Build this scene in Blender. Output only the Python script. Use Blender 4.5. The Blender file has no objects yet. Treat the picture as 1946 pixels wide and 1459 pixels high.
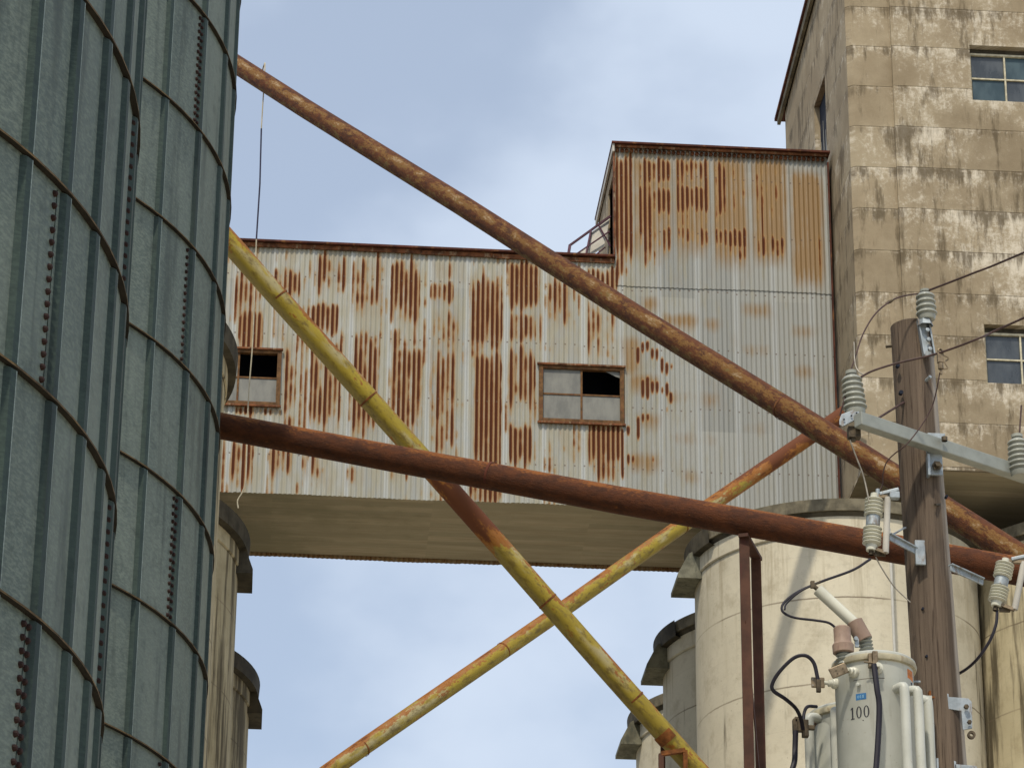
import bpy, math, random
import numpy as np
from mathutils import Vector, Matrix
random.seed(7); rng = np.random.RandomState(11)
R = math.radians
S = bpy.context.scene
COL = S.collection

# ------------------------------------------------------------------ camera
CAM = Vector((0, 0, 1.6))
FOC = 6388.6; W, H = 1946.0, 1459.0
PITCH, ROLL, HEAD = R(24.65), R(0.51), R(4.397)
F = Vector((math.sin(HEAD)*math.cos(PITCH), math.cos(HEAD)*math.cos(PITCH), math.sin(PITCH)))
R0 = Vector((math.cos(HEAD), -math.sin(HEAD), 0)); U0 = R0.cross(F)
RV = R0*math.cos(ROLL)+U0*math.sin(ROLL); UV = -R0*math.sin(ROLL)+U0*math.cos(ROLL)
cd = bpy.data.cameras.new('camera'); cam = bpy.data.objects.new('camera', cd); COL.objects.link(cam)
cd.sensor_fit = 'HORIZONTAL'; cd.sensor_width = 36; cd.lens = 36*FOC/W
cd.clip_start = 0.1; cd.clip_end = 3000
m = Matrix((RV, UV, -F)).transposed().to_4x4(); m.translation = CAM
cam.matrix_world = m; S.camera = cam

# ------------------------------------------------------------------ world, sun, exposure
SUN_EL, SUN_AZ = R(54), R(25)       # sun stands behind the camera, SUN_AZ to its left
sd = Vector((-math.sin(SUN_AZ-HEAD)*math.cos(SUN_EL), -math.cos(SUN_AZ-HEAD)*math.cos(SUN_EL), math.sin(SUN_EL)))  # towards the sun
w = bpy.data.worlds.new('World'); S.world = w; w.use_nodes = True
nt = w.node_tree; N = nt.nodes; L = nt.links; N.clear()
out = N.new('ShaderNodeOutputWorld'); bg = N.new('ShaderNodeBackground'); bg.inputs['Strength'].default_value = 0.15
sky = N.new('ShaderNodeTexSky'); sky.sky_type = 'NISHITA'; sky.sun_disc = False
sky.sun_elevation = SUN_EL; sky.sun_rotation = math.atan2(sd.x, sd.y)
sky.air_density = 1.0; sky.dust_density = 2.0; sky.ozone_density = 1.0
tc = N.new('ShaderNodeTexCoord')
mp = N.new('ShaderNodeMapping'); mp.inputs['Scale'].default_value = (1, 1, 1.5); mp.inputs['Location'].default_value = (0.33, 0.1, 0.42)
L.new(tc.outputs['Generated'], mp.inputs['Vector'])
n1 = N.new('ShaderNodeTexNoise'); n1.inputs['Scale'].default_value = 11; n1.inputs['Detail'].default_value = 5; n1.inputs['Roughness'].default_value = .45
L.new(mp.outputs[0], n1.inputs['Vector'])
cr = N.new('ShaderNodeMapRange'); cr.interpolation_type = 'SMOOTHSTEP'
cr.inputs['From Min'].default_value = .38; cr.inputs['From Max'].default_value = .72
cr.inputs['To Min'].default_value = .50; cr.inputs['To Max'].default_value = .92
def wmath(op, a, b=0.0, c=0.0):
    q = N.new('ShaderNodeMath'); q.operation = op
    for i, v in enumerate((a, b, c)):
        if isinstance(v, (int, float)): q.inputs[i].default_value = v
        else: L.new(v, q.inputs[i])
    return q.outputs[0]
acc = n1.outputs['Fac']
for (cx_, cy_, wd_, am_) in ((1400, 120, 380, .16), (880, 430, 300, .07), (1000, 1440, 420, .05), (420, 700, 300, .05), (700, 60, 330, -.07)):
    dv_ = (F+RV*((cx_-973)/FOC)-UV*((cy_-729.5)/FOC)).normalized(); dp = N.new('ShaderNodeVectorMath'); dp.operation = 'DOT_PRODUCT'
    L.new(tc.outputs['Generated'], dp.inputs[0]); dp.inputs[1].default_value = dv_
    mr = N.new('ShaderNodeMapRange'); mr.interpolation_type = 'SMOOTHSTEP'; mr.inputs['From Min'].default_value = math.cos(wd_/FOC*1.6); mr.inputs['From Max'].default_value = 1.0
    mr.inputs['To Min'].default_value = 0; mr.inputs['To Max'].default_value = am_; L.new(dp.outputs['Value'], mr.inputs['Value']); acc = wmath('ADD', acc, mr.outputs[0])
L.new(acc, cr.inputs['Value'])
mx = N.new('ShaderNodeMix'); mx.data_type = 'RGBA'
L.new(cr.outputs[0], mx.inputs['Factor']); L.new(sky.outputs[0], mx.inputs['A'])
mx.inputs['B'].default_value = (4.75, 5.45, 6.5, 1)
L.new(mx.outputs['Result'], bg.inputs['Color']); L.new(bg.outputs[0], out.inputs[0])
ld = bpy.data.lights.new('sun', 'SUN'); ld.energy = 3.4; ld.angle = R(3.0); ld.color = (1, .91, .76)
lo = bpy.data.objects.new('sun', ld); COL.objects.link(lo); lo.rotation_euler = (-sd).to_track_quat('-Z', 'Y').to_euler(); lo.location = (0, 0, 60)
S.view_settings.view_transform = 'Standard'; S.view_settings.look = 'None'; S.view_settings.gamma = 1; S.view_settings.exposure = -0.06
S.render.engine = 'CYCLES'

# ------------------------------------------------------------------ helpers
def ray(x, y): return F+RV*((x-973)/FOC)-UV*((y-729.5)/FOC)
def at(x, y, Y): v = ray(x, y); return CAM+v*(Y/v.y)
def atx(x, y, X): v = ray(x, y); return CAM+v*(X/v.x)

class MB:
    def __init__(s): s.v = []; s.f = []; s.uv = []; s.mi = []; s.cur = 0
    def add(s, vs, fs, uvs=None):
        b = len(s.v); s.v += [tuple(v) for v in vs]
        for i, f in enumerate(fs):
            s.f.append(tuple(b+k for k in f)); s.mi.append(s.cur)
            s.uv.append(uvs[i] if uvs else [(0, 0)]*len(f))
        return s
    def box(s, lo, hi, mat=None, bev=0):
        x0, y0, z0 = lo; x1, y1, z1 = hi
        vs = [Vector(p) for p in ((x0,y0,z0),(x1,y0,z0),(x1,y1,z0),(x0,y1,z0),(x0,y0,z1),(x1,y0,z1),(x1,y1,z1),(x0,y1,z1))]
        if mat: vs = [mat @ v for v in vs]
        return s.add(vs, [(0,3,2,1),(4,5,6,7),(0,1,5,4),(1,2,6,5),(2,3,7,6),(3,0,4,7)])
    def bar(s, a, b, wd, ht, up=(0,0,1)):
        a = Vector(a); b = Vector(b); d = (b-a); ln = d.length; d.normalize()
        sx = d.cross(Vector(up)).normalized(); uz = sx.cross(d)
        M = Matrix((d, sx, uz)).transposed().to_4x4(); M.translation = a
        return s.box((0, -wd/2, -ht/2), (ln, wd/2, ht/2), M)
    def prism(s, pts, vec):
        n = len(pts); vec = Vector(vec); vs = [Vector(p) for p in pts]; vs += [p+vec for p in vs]
        return s.add(vs, [tuple(range(n))[::-1], tuple(range(n, 2*n))]+[(i, (i+1)%n, n+(i+1)%n, n+i) for i in range(n)])
    def tube(s, path, r, n=12, caps=True, vs0=0.0):
        P = [Vector(p) for p in path]; rs = r if isinstance(r, (list, tuple)) else [r]*len(P)
        vs = []; ln = [vs0]
        for i in range(1, len(P)): ln.append(ln[-1]+(P[i]-P[i-1]).length)
        ref = None; M = len(P)
        for i in range(M):
            d = (P[min(i+1, M-1)]-P[max(i-1, 0)]).normalized()
            if ref is None:
                ref = Vector((0, 0, 1)) if abs(d.z) < .95 else Vector((0, 1, 0))
            u = (ref-d*ref.dot(d)).normalized(); ref = u if M > 2 else ref; v = d.cross(u)
            for k in range(n):
                a = 2*math.pi*k/n; vs.append(P[i]+(u*math.cos(a)+v*math.sin(a))*rs[i])
        fs = []; uv = []
        for i in range(M-1):
            for k in range(n):
                k2 = (k+1) % n; fs.append((i*n+k, i*n+k2, (i+1)*n+k2, (i+1)*n+k))
                uv.append([(k/n, ln[i]), ((k+1)/n, ln[i]), ((k+1)/n, ln[i+1]), (k/n, ln[i+1])])
        if caps:
            fs += [tuple(range(n))[::-1], tuple(range((M-1)*n, M*n))]; uv += [[(0, ln[0])]*n, [(0, ln[-1])]*n]
        return s.add(vs, fs, uv)
    def lathe(s, prof, org, axis=(0,0,1), n=32, a0=0, a1=360, closed=True):
        ax = Vector(axis).normalized(); ref = Vector((1,0,0)) if abs(ax.x) < .9 else Vector((0,1,0))
        u = (ref-ax*ref.dot(ax)).normalized(); v = ax.cross(u); org = Vector(org)
        full = abs(a1-a0) >= 359.9; nn = n if full else n+1
        vs = []
        for r, h in prof:
            for k in range(nn):
                a = R(a0+(a1-a0)*k/n); vs.append(org+ax*h+(u*math.cos(a)+v*math.sin(a))*max(r, 1e-4))
        fs = []
        for i in range(len(prof)-1):
            for k in range(n):
                k2 = (k+1) % nn; fs.append((i*nn+k, i*nn+k2, (i+1)*nn+k2, (i+1)*nn+k))
        return s.add(vs, fs)
    def split(s, name, mats, parent=None, smooth=35, bevel=0):
        par = list(range(len(s.v)))
        def find(i):
            while par[i] != i: par[i] = par[par[i]]; i = par[i]
            return i
        for f in s.f:
            for k in f[1:]: par[find(k)] = find(f[0])
        groups = {}
        for i, f in enumerate(s.f): groups.setdefault(find(f[0]), []).append(i)
        res = []
        for ids in groups.values():
            q = MB(); remap = {}
            for i in ids:
                for k in s.f[i]:
                    if k not in remap: remap[k] = len(q.v); q.v.append(s.v[k])
                q.f.append(tuple(remap[k] for k in s.f[i])); q.mi.append(s.mi[i]); q.uv.append(s.uv[i])
            res.append(q.build(name, mats, parent, smooth, bevel))
        return res
    def build(s, name, mats, parent=None, smooth=35, bevel=0):
        me = bpy.data.meshes.new(name); me.from_pydata(s.v, [], s.f)
        ul = me.uv_layers.new(name='uv'); flat = [c for f in s.uv for q in f for c in q]; ul.data.foreach_set('uv', flat)
        if not isinstance(mats, (list, tuple)): mats = [mats]
        for mm in mats: me.materials.append(mm)
        me.polygons.foreach_set('material_index', s.mi)
        me.polygons.foreach_set('use_smooth', [bool(smooth)]*len(s.f)); me.update()
        if smooth: me.set_sharp_from_angle(angle=R(smooth))
        o = bpy.data.objects.new(name, me); COL.objects.link(o)
        if bevel:
            b = o.modifiers.new('bevel', 'BEVEL'); b.width = bevel; b.segments = 2; b.limit_method = 'ANGLE'
        if parent: o.parent = parent; o.matrix_parent_inverse = Matrix.Translation(-parent.location)
        return o

def spline(pts, k=8):
    P = [Vector(p) for p in pts]; P = [P[0]*2-P[1]]+P+[P[-1]*2-P[-2]]; o = []
    for i in range(1, len(P)-2):
        a, b, c, d = P[i-1:i+3]
        for j in range(k):
            t = j/k; o.append(.5*((2*b)+(c-a)*t+(2*a-5*b+4*c-d)*t*t+(3*b-a-3*c+d)*t**3))
    o.append(P[-2]); return o

def tag(o, label=None, cat=None, group=None, kind=None):
    if label: o['label'] = label
    if cat: o['category'] = cat
    if group: o['group'] = group
    if kind: o['kind'] = kind
    return o
def thing(name, loc, label, cat, group=None):
    o = bpy.data.objects.new(name, None); COL.objects.link(o); o.location = Vector(loc); o.empty_display_size = .3
    return tag(o, label, cat, group)

# ------------------------------------------------------------------ materials
class NT:
    def __init__(s, name, rough=.8, metal=0.0, spec=.3):
        s.m = bpy.data.materials.new(name); s.m.use_nodes = True; s.t = s.m.node_tree
        s.b = s.t.nodes['Principled BSDF']; s.b.inputs['Roughness'].default_value = rough
        s.b.inputs['Metallic'].default_value = metal; s.b.inputs['Specular IOR Level'].default_value = spec
        s._obj = None
    def n(s, k): return s.t.nodes.new(k)
    def link(s, a, b): s.t.links.new(a, b)
    def setin(s, sock, v):
        if hasattr(v, 'is_output') or isinstance(v, bpy.types.NodeSocket): s.link(v, sock)
        else: sock.default_value = v
    def coord(s, kind='Object'):
        if s._obj is None: s._obj = s.n('ShaderNodeTexCoord')
        return s._obj.outputs[kind]
    def pos(s):
        g = s.n('ShaderNodeNewGeometry'); return g.outputs['Position']
    def mapv(s, vec, scale=(1,1,1), loc=(0,0,0), rot=(0,0,0)):
        q = s.n('ShaderNodeMapping'); s.link(vec, q.inputs['Vector']); q.inputs['Scale'].default_value = scale
        q.inputs['Location'].default_value = loc; q.inputs['Rotation'].default_value = rot; return q.outputs[0]
    def noise(s, vec, scale, detail=4, rough=.55, dist=0, out='Fac'):
        q = s.n('ShaderNodeTexNoise'); s.link(vec, q.inputs['Vector']); q.inputs['Scale'].default_value = scale
        q.inputs['Detail'].default_value = detail; q.inputs['Roughness'].default_value = rough; q.inputs['Distortion'].default_value = dist
        return q.outputs[out]
    def ramp(s, v, a, b, lo=0.0, hi=1.0, smooth=True):
        q = s.n('ShaderNodeMapRange'); q.interpolation_type = 'SMOOTHSTEP' if smooth else 'LINEAR'
        s.setin(q.inputs['Value'], v); q.inputs['From Min'].default_value = a; q.inputs['From Max'].default_value = b
        q.inputs['To Min'].default_value = lo; q.inputs['To Max'].default_value = hi; return q.outputs[0]
    def math(s, op, a, b=0.0, c=0.0):
        q = s.n('ShaderNodeMath'); q.operation = op; s.setin(q.inputs[0], a); s.setin(q.inputs[1], b); s.setin(q.inputs[2], c); return q.outputs[0]
    def mix(s, f, a, b):
        q = s.n('ShaderNodeMix'); q.data_type = 'RGBA'; s.setin(q.inputs['Factor'], f)
        for k, v in (('A', a), ('B', b)):
            if isinstance(v, tuple): q.inputs[k].default_value = v+(1,) if len(v) == 3 else v
            else: s.link(v, q.inputs[k])
        return q.outputs['Result']
    def mul(s, col, f):
        q = s.n('ShaderNodeMix'); q.data_type = 'RGBA'; q.blend_type = 'MULTIPLY'; q.inputs['Factor'].default_value = 1
        s.link(col, q.inputs['A']); c = s.n('ShaderNodeCombineColor')
        for i in range(3): s.setin(c.inputs[i], f)
        s.link(c.outputs[0], q.inputs['B']); return q.outputs['Result']
    def sep(s, vec):
        q = s.n('ShaderNodeSeparateXYZ'); s.link(vec, q.inputs[0]); return q.outputs
    def comb(s, x, y, z):
        q = s.n('ShaderNodeCombineXYZ'); s.setin(q.inputs[0], x); s.setin(q.inputs[1], y); s.setin(q.inputs[2], z); return q.outputs[0]
    def white(s, vec):
        q = s.n('ShaderNodeTexWhiteNoise'); s.link(vec, q.inputs['Vector']); return q.outputs['Value']
    def bump(s, h, strength=.3, dist=.02):
        q = s.n('ShaderNodeBump'); q.inputs['Strength'].default_value = strength; q.inputs['Distance'].default_value = dist
        s.link(h, q.inputs['Height']); s.link(q.outputs[0], s.b.inputs['Normal'])
    def done(s, col, rough=None, metal=None):
        if isinstance(col, tuple): s.b.inputs['Base Color'].default_value = col+(1,)
        else: s.link(col, s.b.inputs['Base Color'])
        if rough is not None: s.setin(s.b.inputs['Roughness'], rough)
        if metal is not None: s.setin(s.b.inputs['Metallic'], metal)
        return s.m

RUST = (.24, .075, .022); RUSTD = (.10, .03, .014); RUSTO = (.38, .15, .035)

def m_plain(name, col, rough=.6, metal=0, var=.25, scale=6, bump=0, dirt=None):
    t = NT(name, rough, metal); p = t.coord()
    a = t.noise(p, scale, 5, .6); c = t.mix(t.ramp(a, .3, .7), tuple(x*(1-var) for x in col), tuple(x*(1+var*.6) for x in col))
    if dirt: c = t.mix(t.ramp(t.noise(t.mapv(p, (1,1,.35), (3,1,7)), scale*1.7, 6, .65), .52, .68, 0, .75), c, dirt)
    if bump: t.bump(t.noise(p, scale*6, 4), bump, .01)
    return t.done(c)

def m_corr():
    t = NT('rusted_corrugated_zinc', .55, 0, .3); p = t.coord(); x, y, z = t.sep(p)
    at_ = t.n('ShaderNodeAttribute'); at_.attribute_name = 'rust'; r = at_.outputs['Fac']
    tn = t.n('ShaderNodeAttribute'); tn.attribute_name = 'tan'; tanf = tn.outputs['Fac']
    sheet = t.math('FLOOR', t.math('DIVIDE', t.math('ADD', x, .14), .64)); row = t.math('FLOOR', t.math('DIVIDE', t.math('ADD', z, .3), 2.42))
    sw = t.white(t.comb(sheet, row, 0.0))
    base = t.mix(sw, (.26, .268, .25), (.34, .345, .315))
    rib = t.math('FLOOR', t.math('DIVIDE', x, .04)); rw = t.white(t.comb(rib, 3.0, 1.0))
    base = t.mix(t.math('MULTIPLY', rw, .28), base, (.45, .445, .39))
    base = t.mix(t.ramp(t.math('ADD', t.noise(t.mapv(p, (3, 1, .5)), 3, 5, .6), t.ramp(x, 5.5, 7.5, .08, -.1)), .42, .7, 0, .75), base, (.31, .285, .20))
    # pale strip at each sheet lap
    fr = t.math('FRACT', t.math('DIVIDE', t.math('ADD', x, .14), .64))
    lap = t.ramp(t.math('ABSOLUTE', t.math('SUBTRACT', fr, .06)), .04, .075, 1, 0)
    base = t.mix(t.math('MULTIPLY', lap, .6), base, (.43, .45, .44))
    n = t.noise(t.mapv(p, (30, 1, 2.2)), 1.0, 6, .7); nf = t.noise(p, 55, 3, .6)
    base = t.mul(base, t.ramp(x, 5.4, 5.9, 1.0, .84))
    n2 = t.noise(t.mapv(p, (2.2, 1, .9), (3, 0, 5)), 1.6, 5, .6)
    f = t.math('ADD', r, t.math('MULTIPLY', t.math('SUBTRACT', n, .5), t.ramp(r, .02, .3, .25, .5))); f = t.math('ADD', f, t.math('MULTIPLY', t.math('SUBTRACT', nf, .5), .22))
    f = t.math('ADD', f, t.math('MULTIPLY', t.math('SUBTRACT', n2, .5), t.ramp(r, .02, .3, .1, .3)))
    g = t.math('ADD', tanf, t.math('MULTIPLY', t.math('SUBTRACT', n, .5), .5)); g = t.math('ADD', g, t.math('MULTIPLY', t.math('SUBTRACT', n2, .5), .9))
    c = t.mix(t.ramp(g, .05, .95, 0, .9, False), base, (.225, .13, .042))
    c = t.mix(t.ramp(f, .06, .28, 0, .8), c, (.30, .18, .065))
    c = t.mix(t.ramp(f, .25, .47, 0, .97), c, (.150, .043, .007))
    c = t.mix(t.ramp(f, .45, .78), c, (.068, .017, .004))
    # nail heads: rows about 1.1 m apart
    nx = t.math('ABSOLUTE', t.math('SUBTRACT', t.math('FRACT', t.math('DIVIDE', x, .16)), .5)); zz = t.math('ABSOLUTE', t.math('SUBTRACT', t.math('FRACT', t.math('DIVIDE', t.math('ADD', z, t.math('MULTIPLY', sw, .05)), 1.08)), .5))
    d = t.math('ADD', t.math('POWER', t.math('MULTIPLY', nx, .16), 2.0), t.math('POWER', t.math('MULTIPLY', zz, 1.08), 2.0))
    c = t.mix(t.ramp(d, .00012, .0003, .8, 0), c, (.10, .06, .04))
    t.bump(nf, .15, .004)
    return t.done(c, t.ramp(f, .3, .6, .5, .9))

def m_tower():
    t = NT('weathered_formed_concrete', .92); p = t.coord(); x, y, z = t.sep(p); s_ = t.math('ADD', x, y)
    zl = t.math('DIVIDE', t.math('ADD', z, .29), .765); cell = t.math('FLOOR', zl); fz = t.math('FRACT', zl)
    px = t.math('FLOOR', t.math('DIVIDE', t.math('ADD', s_, t.math('MULTIPLY', t.white(t.comb(cell, 2.0, 0.0)), .5)), 1.17))
    cw = t.white(t.comb(px, cell, 5.0)); cw2 = t.white(t.comb(cell, 9.0, 2.0))
    q = t.comb(s_, 0.0, z)
    big = t.noise(q, .55, 6, .7); st = t.noise(t.mapv(q, (7, 1, 1.1)), 1.0, 6, .65); fine = t.noise(q, 14, 8, .8); mid = t.noise(q, 3.2, 7, .72)
    c = t.mix(t.ramp(big, .35, .65), (.215, .17, .108), (.33, .275, .185))
    c = t.mix(t.ramp(cw, 0, 1, 0, .28, False), c, (.37, .295, .19))
    # old whitewash flaking
    wf = t.math('ADD', t.math('ADD', t.math('MULTIPLY', mid, .55), t.math('MULTIPLY', st, .35)), t.math('MULTIPLY', t.math('SUBTRACT', cw, .5), .07))
    wf = t.math('ADD', wf, t.math('MULTIPLY', t.math('SUBTRACT', fine, .5), .75))
    wf = t.math('ADD', wf, t.math('MULTIPLY', t.math('SUBTRACT', t.noise(q, .55, 4, .6), .5), .8)); wf = t.math('ADD', wf, t.ramp(x, 9.9, 10.25, -.10, .0))
    wf = t.math('ADD', wf, t.ramp(fz, .35, 1.0, -.06, .05))
    c = t.mix(t.ramp(wf, .36, .62, 0, .9), c, (.60, .545, .44))
    # dark run-off streaks
    df = t.math('ADD', t.math('MULTIPLY', t.noise(t.mapv(q, (5, 1, .9), (4, 0, 2)), 1.0, 6, .7), 1.0), t.ramp(fz, .55, 1.0, -.04, .07))
    df = t.math('ADD', df, t.math('MULTIPLY', t.math('SUBTRACT', t.noise(t.mapv(q, (1, 1, .7), (9, 0, 3)), .9, 3, .5), .5), .45)); df = t.math('ADD', df, t.math('MULTIPLY', t.math('SUBTRACT', cw2, .5), .08))
    c = t.mix(t.ramp(df, .46, .64, 0, .85), c, (.095, .072, .042))
    # lift joints
    jl = t.math('ABSOLUTE', t.math('SUBTRACT', fz, t.math('ADD', .985, t.math('MULTIPLY', t.math('SUBTRACT', fine, .5), .03))))
    c = t.mix(t.math('MULTIPLY', t.ramp(jl, .006, .022, 1, 0), t.ramp(mid, .40, .62, .0, .32)), c, (.13, .10, .06))
    jw = t.math('ABSOLUTE', t.math('SUBTRACT', fz, .945)); c = t.mix(t.math('MULTIPLY', t.ramp(jw, .0, .03, 1, 0), t.ramp(st, .5, .65, 0, .55)), c, (.58, .51, .40))
    hgt = t.math('ADD', t.math('MULTIPLY', fine, .5), t.ramp(jl, .0, .03, -1.0, 0)); t.bump(hgt, .6, .02)
    return t.done(c)

def m_silo(name, light, dark, stain=.35, zoff=0.0, streak=(.09, .075, .05), tone=0):
    t = NT(name, .9); p = t.coord(); x, y, z = t.sep(p)
    q = t.mapv(p, (1, 1, 1)); big = t.noise(q, .5, 4, .6); fine = t.noise(q, 9, 6, .7); st = t.noise(t.mapv(p, (2.6, 2.6, .22)), 1.0, 6, .65)
    zl = t.math('DIVIDE', t.math('ADD', z, zoff), 1.405); cell = t.math('FLOOR', zl); fz = t.math('FRACT', zl); cw = t.white(t.comb(cell, 1.0, 0.0))
    half = t.math('FRACT', t.math('MULTIPLY', zl, 2.0))
    an = t.math('MULTIPLY', t.math('ARCTAN2', y, x), 3.4); ac = t.math('FLOOR', an); cw3 = t.white(t.comb(ac, t.math('FLOOR', t.math('MULTIPLY', zl, 2.0)), 4.0))
    c = t.mix(t.ramp(big, .3, .7), dark, light); c = t.mix(t.math('MULTIPLY', cw3, .16), c, tuple(v*.78 for v in light))
    c = t.mix(t.ramp(fine, .5, .75, 0, .35), c, tuple(v*.6 for v in light)); md = t.noise(p, 2.2, 7, .7); c = t.mix(t.ramp(md, .48, .68, 0, .45), c, tuple(v*w_ for v, w_ in zip(dark, (.62, .58, .52))))
    rs = t.noise(t.mapv(p, (5, 5, .25), (1, 4, 2)), 1.0, 6, .7); c = t.mix(t.math('MULTIPLY', t.ramp(rs, .52, .68, 0, .5), t.ramp(z, 18.5, 21.8, .1, 1)), c, (.24, .19, .11))
    c = t.mix(t.ramp(st, .62-stain*.25, .74-stain*.22, 0, .85), c, streak)
    jn = t.math('ADD', fz, t.math('MULTIPLY', t.math('SUBTRACT', fine, .5), .02)); jl = t.math('ABSOLUTE', t.math('SUBTRACT', jn, .5))
    c = t.mix(t.math('MULTIPLY', t.ramp(jl, .004, .013, 1, 0), t.ramp(big, .35, .6, .25, .8)), c, (.13, .10, .065))
    jh = t.math('ABSOLUTE', t.math('SUBTRACT', half, .0)); c = t.mix(t.ramp(t.noise(p, 26, 4, .6), .66, .72, 0, .5), c, (.2, .16, .1)); c = t.mix(t.ramp(jh, .004, .012, .18, 0), c, (.22, .18, .12))
    av = t.math('ABSOLUTE', t.math('SUBTRACT', t.math('FRACT', an), .5)); c = t.mix(t.ramp(av, .004, .010, .2, 0), c, (.25, .2, .14))
    t.bump(fine, .35, .012)
    return t.done(c)

def m_galv(name, a, b, scl=1.0):
    t = NT(name, .55, .2, .35); p = t.coord()
    sp = t.noise(t.mapv(p, (22, 22, 60), rot=(.5, .2, 0)), 1.0, 4, .7); big = t.noise(t.mapv(p, (1, 1, .5)), .9*scl, 4, .6)
    z = t.sep(p)[2]; cw = t.white(t.comb(t.math('FLOOR', t.math('DIVIDE', t.math('ADD', z, .165), 1.12)), 0.0, 0.0))
    c = t.mix(t.ramp(big, .3, .7), a, b); c = t.mix(t.ramp(sp, .38, .66, 0, .6), c, tuple(v*1.6 for v in b)); c = t.mix(t.ramp(t.noise(p, 9, 6, .7), .5, .72, 0, .5), c, tuple(v*.5 for v in a))
    c = t.mix(t.math('MULTIPLY', cw, .25), c, a)
    run = t.noise(t.mapv(p, (6, 6, .5), (2, 5, 1)), 1.0, 5, .6); c = t.mix(t.ramp(run, .5, .72, 0, .6), c, tuple(v*.45 for v in a))
    t.bump(sp, .08, .004)
    return t.done(c, t.ramp(sp, .3, .7, .5, .68))

def m_yellow(name, rustbias=0.0, vr=None, band=None):
    t = NT(name, .5, 0, .4); uv = t.coord('UV'); u, v, _ = t.sep(uv)
    q = t.comb(t.math('MULTIPLY', t.math('SINE', t.math('MULTIPLY', u, 6.2832)), .12), t.math('MULTIPLY', t.math('COSINE', t.math('MULTIPLY', u, 6.2832)), .12), t.math('MULTIPLY', v, .35))
    a = t.noise(q, 7, 6, .65); b = t.noise(t.mapv(q, (1, 1, 1), (5, 2, 9)), 4, 5, .6); fine = t.noise(t.mapv(q, (1, 1, 2)), 40, 4, .6)
    c = t.mix(t.ramp(a, .3, .7), (.24, .175, .012), (.36, .27, .02))
    # broken paler patches along both sides, darker along the bottom
    side = t.ramp(t.math('ABSOLUTE', t.math('SUBTRACT', t.math('ABSOLUTE', t.math('SUBTRACT', u, .5)), .28)), .03, .16, 1, 0)
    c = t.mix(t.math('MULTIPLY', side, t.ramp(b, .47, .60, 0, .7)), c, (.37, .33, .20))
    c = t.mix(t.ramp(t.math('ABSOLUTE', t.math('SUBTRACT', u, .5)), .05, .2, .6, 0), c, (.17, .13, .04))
    c = t.mix(t.ramp(t.noise(t.mapv(q, (1, 1, 1.4), (7, 7, 1)), 14, 6, .7), .47, .66, 0, .75), c, (.115, .075, .015))
    top = t.ramp(t.math('ABSOLUTE', t.math('SUBTRACT', u, .5)), .24, .42, -.05, .15)
    f = t.math('ADD', t.math('ADD', a, top), t.math('MULTIPLY', t.math('SUBTRACT', fine, .5), .3)); f = t.math('ADD', f, rustbias)
    if vr: f = t.math('ADD', f, t.ramp(v, vr[0], vr[1], 0, .33))
    if band: f = t.math('ADD', f, t.ramp(t.math('ABSOLUTE', t.math('SUBTRACT', v, band[0])), band[1]*.6, band[1], .5, 0))
    c = t.mix(t.ramp(f, .53, .60, 0, .95), c, (.24, .085, .010)); c = t.mix(t.ramp(f, .68, .8), c, (.11, .032, .008))
    t.bump(fine, .15, .004)
    return t.done(c, t.ramp(f, .6, .7, .45, .85))

def m_rustpipe(name, kind):
    t = NT(name, .8, 0, .3); uv = t.coord('UV'); u, v, _ = t.sep(uv)
    q = t.comb(t.math('MULTIPLY', t.math('SINE', t.math('MULTIPLY', u, 6.2832)), .12), t.math('MULTIPLY', t.math('COSINE', t.math('MULTIPLY', u, 6.2832)), .12), t.math('MULTIPLY', v, .45))
    a = t.noise(q, 12, 8, .75); fine = t.noise(q, 60, 6, .75); b = t.noise(t.mapv(q, (1, 1, 1), (3, 8, 1)), 9, 8, .75)
    if kind == 'paint':
        c = t.mix(t.ramp(a, .3, .7), (.034, .011, .004), (.135, .040, .007)); c = t.mix(t.ramp(fine, .55, .7, 0, .6), c, (.23, .085, .015))
        mid = t.ramp(t.math('ABSOLUTE', t.math('SUBTRACT', t.math('ABSOLUTE', t.math('SUBTRACT', u, .5)), .33)), .02, .13, .085, -.09)
        f = t.math('ADD', t.math('ADD', b, mid), t.math('MULTIPLY', t.math('SUBTRACT', fine, .5), .3))
        c = t.mix(t.ramp(f, .51, .58, 0, .8), c, (.18, .09, .02)); c = t.mix(t.ramp(f, .635, .70, 0, .7), c, (.34, .25, .15))
        low = t.ramp(t.math('ABSOLUTE', t.math('SUBTRACT', u, .5)), .1, .28, .09, 0)
        c = t.mix(t.ramp(t.math('ADD', a, low), .56, .66, 0, .7), c, (.14, .11, .035))
    else:
        c = t.mix(t.ramp(a, .3, .68), (.040, .012, .004), (.10, .029, .007))
        top = t.ramp(t.math('ABSOLUTE', t.math('SUBTRACT', u, .5)), .22, .42, -.08, .05)
        c = t.mix(t.ramp(t.math('ADD', t.math('ADD', t.math('MULTIPLY', b, .6), t.math('MULTIPLY', fine, .4)), top), .48, .60, 0, .8), c, (.24, .080, .012))
    t.bump(fine, .8, .012)
    return t.done(c)

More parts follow.
